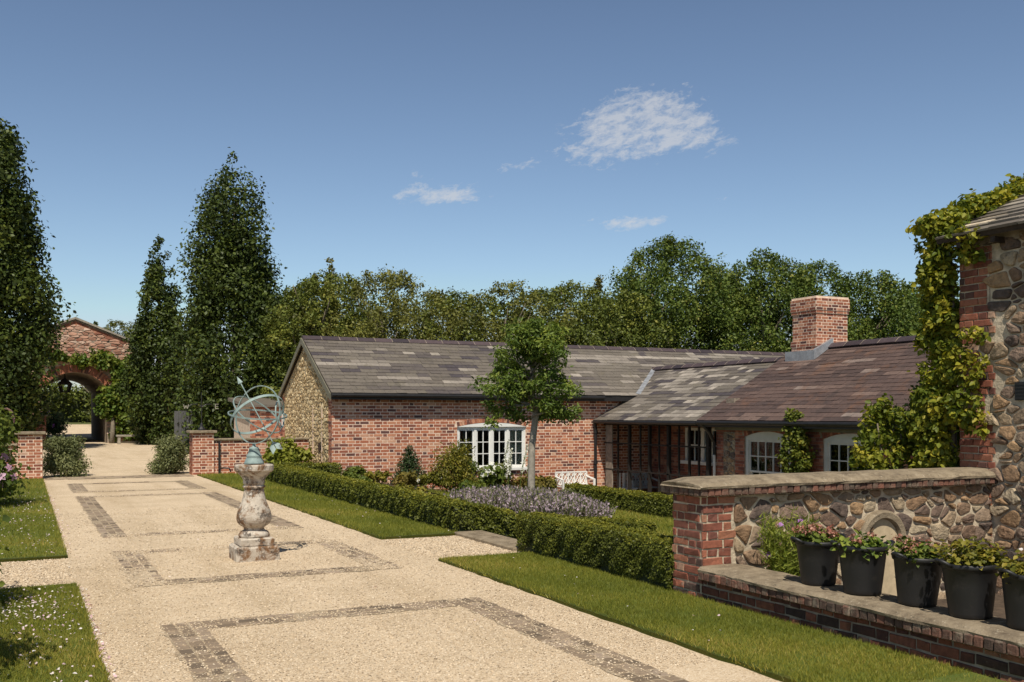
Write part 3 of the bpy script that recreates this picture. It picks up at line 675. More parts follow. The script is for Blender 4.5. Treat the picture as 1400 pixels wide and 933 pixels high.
def petals():
    r = np.random.default_rng(15); P = []
    n = 520; y = r.uniform(5, 10.0, n); P.append(np.stack([.45+np.abs(r.normal(0, .035, n)), y, np.full(n, .008)], 1))
    n = 260; y = r.uniform(12.1, 22, n); P.append(np.stack([.46+np.abs(r.normal(0, .04, n)), y, np.full(n, .008)], 1))
    n = 420; P.append(np.stack([r.uniform(-.6, .42, n), 6.2+3.7*r.random(n), np.full(n, .05)], 1))
    n = 200; P.append(np.stack([r.normal(.0, .18, n), r.normal(8.9, .45, n), np.full(n, .052)], 1))
    n = 480; P.append(np.stack([r.uniform(-.7, .4, n), r.uniform(12.2, 22, n), np.full(n, .055)], 1))
    n = 60; P.append(np.stack([r.uniform(4.2, 5.1, n), r.uniform(5.5, 20, n), np.full(n, .055)], 1))
    n = 40; P.append(np.stack([r.uniform(.45, 4, n), r.uniform(7, 16, n), np.full(n, .010)], 1))
    P = np.concatenate(P); n = len(P); Nn = np.stack([r.normal(0, .5, n), r.normal(0, .5, n), np.ones(n)], 1); T, B, Nn = frames(Nn, None, r)
    V, F, q = scatter(LEAF, P, T, B, Nn, .021*(1+.5*r.uniform(-1, 1, n)), r.random(n))
    tag(mesh_np('fallen_petals', V, F, M['palepink'], q), kind='stuff', label='fallen pale pink petals along the lawn edges', cat='petals')
petals()
mb = MB(); mb.bbox(5.14, 5.55, 10.42, 12.2, -.05, .045, .012)
tag(mb.build('stone_step', M['coping']), 'long flat stone slab step set between the two hedges', 'step')

# =================================================================== BUILDINGS
X_, Y_, Z_ = (1, 0, 0), (0, 1, 0), (0, 0, 1)
NX, NY = (-1, 0, 0), (0, -1, 0)

def segment_prism(mb, cx, hw, z0, rise, axis, a0, a1, mi=0, n=12):
    Rr = (hw*hw+rise*rise)/(2*rise); zc = z0+rise-Rr; t1 = math.asin(hw/Rr)
    mb.prism([(cx+Rr*math.sin(t), zc+Rr*math.cos(t)) for t in [t1-2*t1*i/n for i in range(n+1)]], axis, a0, a1, mi)

# ---- main cottage ---------------------------------------------------------
def cottage():
    t = thing('brick_cottage', 'long low red brick cottage with buff stone gable end and wide white casement window', 'cottage', (7.17, 25.1, 0))
    X0, X1, Y0, Y1 = 7.17, 25.5, 25.1, 30.5; EZ = 2.24; RZ = 3.72; YR = 27.8
    wx0, wx1, wz0, wz1 = 10.68, 12.78, .03, 1.27; cxw = (wx0+wx1)/2; hw = (wx1-wx0)/2
    mb = MB()
    # mortar core with the window opening
    mb.box(X0, wx0, Y0, Y0+.3, -1.3, EZ); mb.box(wx1, X1, Y0, Y0+.3, -1.3, EZ); mb.box(wx0, wx1, Y0, Y0+.3, -1.3, wz0); mb.box(wx0, wx1, Y0, Y0+.3, wz1+.115, EZ)
    mb.box(wx0, wx1, Y0+.14, Y0+.3, wz1, wz1+.115)
    mb.box(X0, X1, Y1-.3, Y1, -1.3, EZ); mb.box(X1-.3, X1, Y0+.3, Y1-.3, -1.3, EZ); mb.box(X0+.3, X1-.3, Y0+.3, Y1-.3, -1.3, -.9)
    rr = .115; RR = (hw*hw+rr*rr)/(2*rr); zc = wz1+rr-RR
    def holes(v):
        z = v-1.3
        if wz0 <= z <= wz1: return [(wx0-X0, wx1-X0)]
        if wz1 < z < wz1+rr+.125:
            q = (RR+.125)**2-(z-zc)**2; a = math.sqrt(q) if q > 0 else 0; a = min(a, hw+.05); return [(cxw-a-X0, cxw+a-X0)]
        return []
    bricks(mb, (X0, Y0, -1.3), X_, Z_, NY, 12.0, EZ+1.3, rng, 1, holes, bl=.25, bh=.0825, gap=.019, jit=.004, proud=.003)
    mb.build('brick_wall', [M['mortar_pale'], M['brick_front']], t)
    ar = MB(); arch_ring(ar, (0, Y0, 0), X_, Z_, NY, cxw, wz1, hw, rr, .12, rng, 0); ar.build('brick_arch', M['brick_front'], t)
    # stone gable with brick quoins
    g = MB(); off = .004
    g.prism([(Y0+.001, -1.3), (Y1-.001, -1.3), (Y1-.001, EZ-.06), (YR, RZ-.1), (Y0+.001, EZ-.06)], 'x', X0+.002, X0+.3)
    W = Y1-Y0; reg = [(.30, 0), (W-.30, 0), (W-.30, EZ-.02), (YR-Y0, RZ-.12), (.30, EZ+.05)]
    region = [(W-a, b) for a, b in reg]
    joints = [1.38, 2.55]
    stones(g, (X0+.002, Y1, 0), (0, -1, 0), Z_, NX, W, RZ, .13, .095, rng, 1, .02, .022, .4, .3, region=region, chaikin=1)
    bricks(g, (X0+.002, Y0+.32, -.3), (0, -1, 0), Z_, NX, .32, EZ+.2, rng, 2); bricks(g, (X0+.002, Y1, -.3), (0, -1, 0), Z_, NX, .32, EZ+.2, rng, 2)
    g.build('gable_wall', [M['mortar_old'], M['stone_gable'], M['brick']], t)
    for y in (26.0, 26.9): j = MB(); j.box(X0-.024, X0, y-.025, y+.025, .35, 1.85); j.build('mortar_joint', M['mortar_pale'], t)
    v = MB(); v.box(X0-.034, X0-.01, 26.1, 26.3, .62, .84); v.build('air_vent', M['black'], t)
    # roof
    EY, REZ = 24.85, 2.16; s = Vector((0, YR-EY, RZ+.06-REZ)); H = s.length; s.normalize(); n = Vector((0, -s.z, s.y))
    rf = MB(); x0r = X0-.09
    for sg in (1, -1):
        ye = EY if sg == 1 else 2*YR-EY
        pts = [(ye, REZ-.01), (YR, RZ+.05), (YR, RZ-.03), (ye, REZ-.09)]
        rf.prism(pts if sg == 1 else pts[::-1], 'x', x0r, X1, 1)
    q = random.Random(21); runs = {}
    def tone(u, v_, prev):
        base = .42 if u < 6.5 else .56
        if q.random() < .66: return prev*.93+base*.07+q.uniform(-.035, .035)
        x = q.random()
        if u < 5.5: return (q.uniform(.3, .55) if x < .68 else (q.uniform(.72, .9) if x < .84 else q.uniform(.1, .3)))
        return (q.uniform(.35, .6) if x < .48 else (q.uniform(.72, .97) if x < .86 else q.uniform(.1, .3)))
    slates(rf, (x0r, EY-.03, REZ-.005), X_, s, n, 17.4, H+.02, .20, .30, rng, 0, .008, tone)
    roof = rf.build('roof', [M['slate'], M['darkwood']], t)
    rd = MB(); ridge_tiles(rd, x0r, X1, 'x', YR, RZ+.10, rng, .52, .19, .105); rd.build('ridge_tiles', [M['ridge'], M['mortar_dark']], roof)
    b = MB()
    for sg in (1, -1):
        ye = EY+.02 if sg == 1 else 2*YR-EY-.02
        pts = [(ye, REZ-.02), (YR, RZ+.04), (YR, RZ-.13), (ye, REZ-.19)]
        b.prism(pts if sg == 1 else pts[::-1], 'x', x0r-.03, x0r-.002)
    b.build('bargeboard', M['greenpaint'], t)
    gt = MB(); gt.tube([(x0r, EY-.06, REZ-.06), (15.2, EY-.06, REZ-.07)], .05, 10); gt.box(x0r, 16.5, EY-.005, EY+.02, REZ-.17, REZ-.02)
    gt.build('gutter', M['black'], t)
    # white casement window
    fm = MB(); fm.box(wx0, wx0+.055, Y0+.02, Y0+.12, wz0+.1, wz1); fm.box(wx1-.055, wx1, Y0+.02, Y0+.12, wz0+.1, wz1)
    fm.box(wx0+.055, wx1-.055, Y0+.02, Y0+.12, wz1-.07, wz1-.001); cw = (wx1-wx0-.11)/4
    for i in range(1, 4):
        c = wx0+.055+cw*i; fm.box(c-.035, c+.035, Y0+.015, Y0+.12, wz0+.1, wz1-.07)
    frm = fm.build('window', M['white'], t)
    # casements are sub-parts of the window; their panes share one glazing mesh each
    for i in range(4):
        a = wx0+.055+cw*i+(.035 if i else 0); bb = wx0+.055+cw*(i+1)-(.035 if i < 3 else 0); sash(frm, a, bb, wz0+.1, wz1-.071, Y0+.04, 2, 3)
    hd = MB(); segment_prism(hd, cxw, hw+.01, wz1-.012, rr, 'y', Y0-.035, Y0+.12); hd.build('window_head', M['white'], frm)
    sl_ = MB(); sl_.bbox(wx0-.03, wx1+.03, Y0-.08, Y0+.12, wz0+.005, wz0+.095, .01); sl_.build('sill', M['white'], frm)
    def drape(x0, x1, y, z0, z1, nn=14, amp=.018):
        ct = MB()
        for i in range(nn):
            a, b_ = x0+(x1-x0)*i/nn, x0+(x1-x0)*(i+1)/nn; f = lambda k: y+amp*math.sin(k*1.9)
            ct.face([(a, f(i), z0), (b_, f(i+1), z0), (b_, f(i+1), z1), (a, f(i), z1)])
        ct.build('curtain', M['curtain'], frm)
    drape(wx1-.56, wx1-.02, Y0+.155, wz0+.1, wz1-.02); drape(wx0+.02, wx0+.15, Y0+.155, wz0+.1, wz1-.02, 5)
    return t
def sash(parent, a, b, z0, z1, y, cols, rows, paint=None):
    m = MB(); f = .04; d = .05
    m.box(a, a+f, y, y+d, z0, z1); m.box(b-f, b, y, y+d, z0, z1); m.box(a+f, b-f, y, y+d, z0, z0+.06); m.box(a+f, b-f, y, y+d, z1-f, z1)
    for i in range(1, cols): c = a+f+(b-a-2*f)*i/cols; m.box(c-.011, c+.011, y+.004, y+d-.008, z0+.06, z1-f)
    for j in range(1, rows): c = z0+.06+(z1-z0-.06-f)*j/rows; m.box(a+f, b-f, y+.006, y+d-.01, c-.011, c+.011)
    m.build('casement', paint or M['white'], parent)
    g = MB(); g.box(a+f, b-f, y+.026, y+.031, z0+.06, z1-f); g.build('pane', M['glass'], parent)
cottage()

# ---- wing: veranda end and tiled end ---------------------------------------
def wing():
    t = thing('cottage_wing', 'lower brick wing with slate and brown tile roof, square chimney and dark trellised veranda', 'cottage wing', (15.4, 19.9, -.9))
    XA, XB, GZ = 17.0, 15.4, -1.0
    YB = 19.85; Y0 = 12.5; TOP = 1.62
    # wall of the tiled end
    mb = MB(); wins = [(17.2, 18.78), (14.65, 16.2)]; wz0, wz1, rr = -.5, 1.08, .13
    ys = [Y0, wins[1][0], wins[1][1], wins[0][0], wins[0][1], YB]
    for a, b in ((0, 1), (2, 3), (4, 5)): mb.box(XB, XB+.3, ys[a], ys[b], GZ, TOP)
    for a, b in wins: mb.box(XB, XB+.3, a, b, GZ, wz0); mb.box(XB, XB+.3, a, b, wz1+rr, TOP); mb.box(XB+.15, XB+.3, a, b, wz1, wz1+rr)
    hwid = [(b-a)/2 for a, b in wins]
    def holes(v):
        z = v+GZ; out = []
        for (a, b), h in zip(wins, hwid):
            c = (a+b)/2; RR = (h*h+rr*rr)/(2*rr); zc = wz1+rr-RR
            if wz0 <= z <= wz1: out.append((YB-b, YB-a))
            elif wz1 < z < wz1+rr+.2:
                q = (RR+.2)**2-(z-zc)**2; k = min(h+.08, math.sqrt(q) if q > 0 else 0); out.append((YB-c-k, YB-c+k))
        if .25-.4 < z < 1.15: out.append((.28, .72))
        return out
    bricks(mb, (XB, YB, GZ), (0, -1, 0), Z_, NX, YB-Y0, TOP-GZ, rng, 1, holes)
    stones(mb, (XB, YB-.28, -.15), (0, -1, 0), Z_, NX, .44, 1.3, .13, .10, rng, 2, .02, .02)
    mb.build('brick_wall', [M['mortar_dark'], M['brick_dark'], M['stone']], t)
    for (a, b), h in zip(wins, hwid): ar = MB(); arch_ring(ar, (XB, YB, 0), (0, -1, 0), Z_, NX, YB-(a+b)/2, wz1, h, rr, .19, rng, 0); ar.build('brick_arch', M['brick_dark'], t)
    for (a, b), h in zip(wins, hwid):
        fm = MB(); x0 = XB+.03
        fm.box(x0, x0+.1, a, a+.10, wz0, wz1); fm.box(x0, x0+.1, b-.10, b, wz0, wz1); fm.box(x0, x0+.1, a+.10, b-.10, wz1-.08, wz1-.001)
        segment_prism(fm, (a+b)/2, h, wz1-.004, rr, 'x', x0-.006, x0+.1)
        f = fm.build('window', M['offwhite'], t)
        def sash_y(a_, b_, c, d, xx, cols, rows):
            s = MB()
            s.box(xx, xx+.04, a_, a_+.04, c, d); s.box(xx, xx+.04, b_-.04, b_, c, d); s.box(xx, xx+.04, a_+.04, b_-.04, c, c+.045); s.box(xx, xx+.04, a_+.04, b_-.04, d-.04, d)
            for i in range(1, cols): q = a_+.04+(b_-a_-.08)*i/cols; s.box(xx+.004, xx+.034, q-.012, q+.012, c+.045, d-.04)
            for i in range(1, rows): q = c+.045+(d-c-.085)*i/rows; s.box(xx+.006, xx+.032, a_+.04, b_-.04, q-.012, q+.012)
            s.build('sash', M['offwhite'], f)
        sash_y(a+.10, b-.10, .24, wz1-.081, x0+.03, 5, 2); sash_y(a+.10, b-.10, wz0+.01, .34, x0+.075, 5, 2)
        g = MB(); g.box(x0+.048, x0+.052, a+.14, b-.14, .285, wz1-.12); g.build('pane', M['glass'], f); g = MB(); g.box(x0+.093, x0+.097, a+.14, b-.14, wz0+.05, .30); g.build('pane', M['glass'], f)
    # recessed wall behind the veranda with its sash window
    wa = MB(); ww = (21.75, 23.35); z0w, z1w = .30, 1.22
    wa.box(XA, XA+.3, YB-.3, ww[0], GZ, 2.3); wa.box(XA, XA+.3, ww[1], 25.1, GZ, 2.3); wa.box(XA, XA+.3, ww[0], ww[1], GZ, z0w); wa.box(XA, XA+.3, ww[0], ww[1], z1w, 2.3)
    bricks(wa, (XA, 25.1, GZ), (0, -1, 0), Z_, NX, 5.3, 3.2, rng, 1, lambda v: [(25.1-ww[1], 25.1-ww[0])] if z0w-.1 <= v+GZ <= z1w else [])
    wa.box(XB+.3, XA, YB-.3, YB-.001, GZ, 2.0)
    wa.build('recessed_wall', [M['mortar_dark'], M['brick_dark']], t)
    fm = MB(); fm.box(XA+.01, XA+.09, ww[0], ww[0]+.07, z0w, z1w); fm.box(XA+.01, XA+.09, ww[1]-.07, ww[1], z0w, z1w); fm.box(XA+.01, XA+.09, ww[0]+.07, ww[1]-.07, z1w-.07, z1w)
    fm.box(XA+.01, XA+.09, 22.48, 22.62, z0w, z1w-.07)
    for a, b in ((ww[0]+.07, 22.48), (22.62, ww[1]-.07)):
        fm.box(XA+.03, XA+.08, a, b, .72, .755); fm.box(XA+.03, XA+.08, (a+b)/2-.012, (a+b)/2+.012, z0w, z1w-.07)
    f = fm.build('window', M['white'], t)
    g = MB(); g.box(XA+.05, XA+.055, ww[0]+.07, ww[1]-.07, z0w, z1w-.07); g.build('pane', M['glass'], f)
    sl_ = MB(); sl_.bbox(XA-.14, XA+.1, ww[0]-.08, ww[1]+.12, z0w-.10, z0w, .01); sl_.build('sill', M['white'], f)
    # shell
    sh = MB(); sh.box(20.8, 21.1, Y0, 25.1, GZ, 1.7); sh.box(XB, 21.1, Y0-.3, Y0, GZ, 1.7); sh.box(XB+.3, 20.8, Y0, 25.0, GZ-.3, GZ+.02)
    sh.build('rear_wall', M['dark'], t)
    # roofs
    EX, XR = 15.02, 18.1
    def slope(name, ez, rz, y0, y1, mat, tone, e, wd, q, x1=XR):
        s = Vector((XR-EX, 0, rz-ez)); H = s.length; s.normalize(); n = Vector((-s.z, 0, s.x)); rf = MB()
        rf.prism([(EX, ez-.012), (XR, rz-.012), (XR, rz-.1), (EX+.02, ez-.085)], 'y', y0, y1, 1)
        rf.prism([(2*XR-EX, ez-.012), (2*XR-EX, ez-.085), (XR, rz-.1), (XR, rz-.012)], 'y', y0, y1, 1)
        slates(rf, (EX-.03, y1, ez-.015), (0, -1, 0), s, n, y1-y0, H, e, wd, q, 0, .0075, tone)
        return rf.build(name, [mat, M['darkwood']], t)
    q = random.Random(5)
    def toneA(u, v, prev):
        if q.random() < .45: return prev*.9+.05+q.uniform(-.04, .04)
        x = q.random(); return q.uniform(.3, .6) if x < .4 else (q.uniform(.7, .98) if x < .86 else q.uniform(.1, .3))
    def toneB(u, v, prev):
        if q.random() < .7: return prev*.93+.03+q.uniform(-.05, .05)
        x = q.random(); return q.uniform(.2, .6) if x < .9 else q.uniform(.75, 1)
    ra = slope('slate_roof', 1.45, 3.05, 20.1, 27.0, M['slate'], toneA, .20, .28, rng)
    rb = slope('tile_roof', 1.47, 3.30, Y0-.2, 20.1, M['tile'], toneB, .175, .24, rng)
    rd = MB(); ridge_tiles(rd, 20.12, 26.9, 'y', XR, 3.12, rng, .52, .18, .10); rd.build('ridge_tiles', [M['ridge'], M['mortar_dark']], ra)
    rd = MB(); ridge_tiles(rd, Y0-.2, 18.7, 'y', XR, 3.38, rng, .52, .18, .11); rd.build('ridge_tiles', [M['ridge'], M['mortar_dark']], rb)
    # lead valley against the cottage roof
    lv = MB(); sa = 1.60/3.08; sh_ = (3.78-2.16)/(27.8-24.85)
    def vp(x): z = 1.45+(x-EX)*sa; return Vector((x, 24.85+(z-2.16)/sh_, z))
    p0, p1 = vp(16.42), vp(18.0); up = Vector((-.30, -.42, .85)).normalized(); sd_ = (p1-p0).normalized().cross(up).normalized()
    k = .075
    lv.raw([p0+sd_*k+up*.045, p0-sd_*k+up*.045, p1-sd_*k+up*.045, p1+sd_*k+up*.045, p0+sd_*k-up*.03, p0-sd_*k-up*.03, p1-sd_*k-up*.03, p1+sd_*k-up*.03],
           [(0, 1, 2, 3), (7, 6, 5, 4), (0, 4, 5, 1), (1, 5, 6, 2), (2, 6, 7, 3), (3, 7, 4, 0)])
    lv.build('lead_valley', M['lead'], t)
    gt = MB(); gt.tube([(EX-.05, Y0, 1.40), (EX-.05, 20.05, 1.40)], .05, 10); gt.box(EX+.0, EX+.03, Y0, 20.1, 1.30, 1.44); gt.build('gutter', M['black'], t); gt = MB()
    gt.tube([(EX-.04, 20.1, 1.385), (EX-.04, 25.05, 1.385)], .045, 10)
    gt.build('gutter', M['black'], t)
    fb = MB(); fb.box(XB-.06, XB-.012, Y0, YB, 1.16+.06, 1.42); fb.build('fascia', M['greenpaint'], t)
    # chimney: stepped brick stack
    ch = MB(); cx0, cx1, cy0, cy1, z0, z1 = 17.65, 18.72, 18.8, 19.68, 2.4, 4.62
    def stack(a, b, e):
        ch.box(cx0-e, cx1+e, cy0-e, cy1+e, a, b, 0)
        bricks(ch, (cx0-e, cy1+e, a), (0, -1, 0), Z_, NX, cy1-cy0+2*e, b-a, rng, 1, gap=.019, proud=.003); bricks(ch, (cx0-e, cy0-e, a), X_, Z_, NY, cx1-cx0+2*e, b-a, rng, 1, gap=.019, proud=.003)
    stack(z0, 3.30, .0); stack(3.30, 3.375, .018); stack(3.375, 3.45, .012); stack(3.45, 4.125, -.02); stack(4.125, 4.20, .005); stack(4.20, 4.50, .02)
    ch.box(cx0-.0, cx1+.0, cy0-.0, cy1+.0, 4.50, 4.55, 0)
    c = ch.build('chimney', [M['mortar_pale'], M['brick']], t)
    fl = MB(); s1 = (3.30-1.47)/3.08
    for y0_, y1_ in ((cy0-.115, cy0-.012),):
        fl.prism([(cx0-.16, 1.47+(cx0-.16-EX)*s1+.02), (XR, 3.33), (XR, 3.50), (cx0-.1, 3.22)], 'y', y0_, y1_)
    fl.box(cx0-.16, cx0-.014, cy0-.1, cy1+.06, 2.9, 1.47+(cx0-EX)*s1+.16)
    fl.build('flashing', M['lead'], c)
    # veranda trellis
    tr = []
    XT = 15.32
    for y, r_ in [(24.75, .03), (24.25, .018), (23.65, .032), (23.1, .018), (22.65, .032), (22.2, .018), (21.75, .036), (21.3, .018), (20.85, .022), (20.45, .018), (20.05, .04)]:
        p = MB(); r_ *= 1.25; p.box(XT-r_, XT+r_, y-r_, y+r_, GZ, 1.42); p.build('post', M['trellis'], t)
    for z in (1.32, .78, .02):
        p = MB(); p.box(XT-.045, XT-.02, 19.95, 24.95, z-.018, z+.018); p.build('rail', M['trellis'], t)
    p = MB(); p.box(XT-.05, XT+.05, 20.0, 25.0, 1.40, 1.46); p.build('wall_plate', M['darkwood'], t)
    p = MB(); p.box(15.28, 15.32, 24.52, 24.86, GZ, 1.36); p.build('end_board', M['greywood'], t)
    dp = MB(); dp.tube([(14.98, 24.98, 1.38), (15.02, 25.0, 1.2), (15.02, 25.0, -1)], .045, 10)
    for z in (.2, 1.1): dp.tube([(15.02, 25.0, z-.04), (15.02, 25.0, z+.04)], .065, 10)
    dp.build('downpipe', M['black'], t)
    dp = MB(); dp.tube([(14.98, 19.9, 1.38), (15.2, 19.86, 1.15), (15.34, 19.86, .9), (15.34, 19.86, .3)], .045, 10); dp.build('downpipe', M['black'], t)
    dp = MB(); dp.tube([(15.34, 19.86, .6), (15.33, 19.84, .2), (15.33, 19.84, -1)], .035, 10); dp.build('downpipe', M['offwhite'], t)
wing()

# ---- stone house at the right ----------------------------------------------
def stone_house():
    t = thing('stone_house', 'tall rubble stone house corner with red brick quoins and a slate eave', 'house', (8.8, 7.27, 0))
    X0, Y1, Y0, EZ = 8.8, 7.27, 0.5, 3.46
    mb = MB(); mb.box(X0, X0+.35, Y0, Y1-.36, -.5, EZ+.1); mb.box(X0, 14, Y1-.35, Y1, -.5, EZ+.1); mb.box(13.6, 14, Y0, Y1-.36, -.5, EZ+.1); mb.box(X0+.36, 13.6, Y0, Y0+.3, -.5, EZ+.1)
    W = Y1-Y0
    # toothed quoin: brick bands long and short
    bands = []; z = -.3; q = random.Random(4)
    while z < EZ:
        h = q.choice([.225, .3, .3, .225]); bands.append((z, z+h, q.choice([.36, .47, .36, .25]))); z += h
    bands = [(-.3, 1.05, .38), (1.05, 1.5, .42), (1.5, 1.8, .30), (1.8, 2.1, .42), (2.1, 2.42, .24), (2.42, 2.72, .42), (2.72, 3.02, .32), (3.02, 3.34, .38)]
    def wq(zz):
        for a, b, w_ in bands:
            if a <= zz < b: return w_
        return .3
    for a, b, w_ in bands: bricks(mb, (X0, Y1, a), (0, -1, 0), Z_, NX, w_, b-a, rng, 2, cham=.006, proud=.014, bond='flemish', jit=.004)
    stones(mb, (X0, Y1, -.3), (0, -1, 0), Z_, NX, 3.2, EZ+.25, .135, .09, rng, 1, .020, .028, .5, 1.1, chaikin=2, holes=lambda x, y: x < wq(y-.3)+.03 or (.62 < x < .84 and 1.72 < y-.3 < 1.97))
    bricks(mb, (X0, Y1, -.3), X_, Z_, Y_, 4.0, EZ+.2, rng, 2)
    mb.build('wall', [M['mortar_old'], M['stone'], M['brick_near']], t)
    v = MB(); v.box(X0-.03, X0+.02, Y1-.81, Y1-.66, 1.74, 1.92)
    for k in range(5): v.box(X0-.04, X0-.03, Y1-.80, Y1-.67, 1.755+k*.034, 1.77+k*.034)
    v.build('air_vent', M['black'], t)
    EX, ez, XR, rz = 8.58, 3.44, 11.4, 4.68
    s = Vector((XR-EX, 0, rz-ez)); H = s.length; s.normalize(); n = Vector((-s.z, 0, s.x)); rf = MB(); ye = Y1+.12
    rf.prism([(EX, ez-.012), (XR, rz-.012), (XR, rz-.1), (EX+.02, ez-.06)], 'y', Y0-.2, ye, 1)
    rf.prism([(2*XR-EX, ez-.012), (2*XR-EX, ez-.06), (XR, rz-.1), (XR, rz-.012)], 'y', Y0-.2, ye, 1)
    q = random.Random(8)
    slates(rf, (EX-.02, ye, ez-.012), (0, -1, 0), s, n, ye-Y0, H, .19, .30, rng, 0, .013, lambda u, v_, p: q.uniform(.3, .75) if q.random() < .8 else q.uniform(.75, .95))
    rf.build('roof', [M['slate'], M['darkwood']], t)
    fb = MB(); fb.box(X0-.03, X0-.002, Y0, Y1+.02, EZ-.13, EZ+.03); fb.build('wall_plate', M['greywood'], t)
    for k in range(4): r_ = MB(); r_.box(EX+.04, X0-.001, Y1-.1-k*.4-.05, Y1-.1-k*.4, ez-.13, ez-.075); r_.build('rafter_foot', M['darkwood'], t)
    gb = MB(); gb.prism([(X0+.01, EZ+.1), (14-.01, EZ+.1), (XR, rz-.12)], 'y', Y1-.34, Y1-.002); gb.build('gable', M['mortar_old'], t)
stone_house()

# ---- rubble garden wall, brick pier at its end ------------------------------
def garden_wall():
    t = thing('stone_garden_wall', 'waist high rubble stone wall with a brick end pier, an arched niche and thick weathered coping', 'garden wall', (5.2, 6.9, 0))
    Xa, Xb, Yf, Yb, ZT = 5.2, 8.8, 6.90, 7.32, .90
    p = MB(); p.box(Xa+.004, Xa+.36, Yf+.004, Yb-.004, -.3, ZT)
    bricks(p, (Xa+.004, Yb, -.3), (0, -1, 0), Z_, NX, Yb-Yf, ZT+.3, rng, 1, cham=.005, proud=.009, jit=.005, gap=.015)
    bricks(p, (Xa, Yf+.004, -.3), X_, Z_, NY, .36, ZT+.3, rng, 1, cham=.005, proud=.009, jit=.005, gap=.015, span=lambda v: (0, .36 if int(v/.15) % 2 else .31))
    p.build('brick_pier', [M['mortar_old'], M['brick_near']], t)
    m = MB(); m.box(Xa+.361, Xb, Yf+.012, Yb, -.5, ZT)
    ncx, nhw, nz = 7.28, .205, .40
    def hole(x, y):
        X = Xa+.34+x; Z = y-.45
        return (abs(X-ncx) < .27 and Z < nz) or ((X-ncx)**2+(Z-nz)**2 < .27**2)
    stones(m, (Xa+.34, Yf+.012, -.45), X_, Z_, NY, Xb-Xa-.34, ZT+.44, .132, .088, rng, 1, .022, .024, .5, 1.1, holes=hole, chaikin=2)
    m.build('stonework', [M['mortar_old'], M['stone']], t)
    # niche: moulded stone surround and pale back
    n = MB(); K = 18
    def arcpts(r_): return [(ncx+r_*math.cos(math.pi*i/K), nz+r_*math.sin(math.pi*i/K)) for i in range(K+1)]
    o_, i_ = arcpts(.30), arcpts(.215); z0 = -.4
    out = [(ncx+.30, z0)]+o_+[(ncx-.30, z0)]; inn = [(ncx+.215, z0)]+i_+[(ncx-.215, z0)]
    def ringat(pts, y): return [(a, y, b) for a, b in pts]
    L = [ringat(out, Yf+.02), ringat(out, Yf-.035), ringat([(ncx+(a-ncx)*.93, nz+(b-nz)*.93 if b > nz else b) for a, b in out], Yf-.055),
         ringat([(ncx+(a-ncx)*1.06, nz+(b-nz)*1.06 if b > nz else b) for a, b in inn], Yf-.05), ringat(inn, Yf-.02), ringat(inn, Yf+.008)]
    nn = len(out)
    for a in range(len(L)-1):
        for k in range(nn-1): n.face([L[a][k], L[a+1][k], L[a+1][k+1], L[a][k+1]][::-1])
    su = n.build('niche_surround', M['coping'], t)
    b = MB(); pts = [(ncx+.22, z0)]+arcpts(.22)+[(ncx-.22, z0)]; b.prism(pts[::-1], 'y', Yf-.004, Yf+.011); b.build('niche_back', M['nichestone'], su)
    # coping: brick on edge with a weathered concrete cap
    c = MB(); x = Xa-.06; q = random.Random(6)
    while x < Xb-.02:
        w_ = q.uniform(.068, .078); c.bbox(x+.003, x+w_-.003, Yf-.075+q.uniform(-.006, .006), Yf+.05, ZT+.005, ZT+.075+q.uniform(-.004, .004), .008, 0, q.random()*.8); x += w_
    y = Yf-.05
    while y < Yb+.04:
        w_ = q.uniform(.068, .078); c.bbox(Xa-.075, Xa+.05, y+.003, y+w_-.003, ZT+.005, ZT+.073, .008, 0, q.random()*.5); y += w_
    c.box(Xa-.05, Xb, Yf-.055, Yb+.05, ZT+.004, ZT+.068, 1)
    c.build('brick_course', [M['brick_coping'], M['mortar_old']], t)
    k = MB(); prof = [(-.085, 0), (-.088, .022), (-.06, .05), (.06, .082), (.2, .088), (.36, .08), (.47, .05), (.49, .02), (.49, 0)]; ns = 26; base = len(k.v); q = random.Random(9)
    for i in range(ns+1):
        xx = Xa-.085+(Xb-Xa+.085)*i/ns; sc = .55 if i == 0 else (1 if i > 1 else .93)
        for (a, b_) in prof: k.v.append((xx+q.uniform(-.01, .01), Yf+a+q.uniform(-.006, .006), ZT+.070+b_*sc+q.uniform(-.004, .004)*(b_ > .01)))
    n_ = len(prof)
    for i in range(ns):
        for a in range(n_-1): k.f.append([base+i*n_+a, base+(i+1)*n_+a, base+(i+1)*n_+a+1, base+i*n_+a+1]); k.mi.append(0); k.r.append(.5)
        k.f.append([base+i*n_+n_-1, base+(i+1)*n_+n_-1, base+(i+1)*n_, base+i*n_]); k.mi.append(0); k.r.append(.5)
    k.f.append([base+a for a in range(n_)]); k.mi.append(0); k.r.append(.5)
    k.build('coping', M['coping'], t)
M['nichestone'] = mat_plain('pale_niche_stone', (.50, .40, .26), .9, 10, .2, .3)
garden_wall()

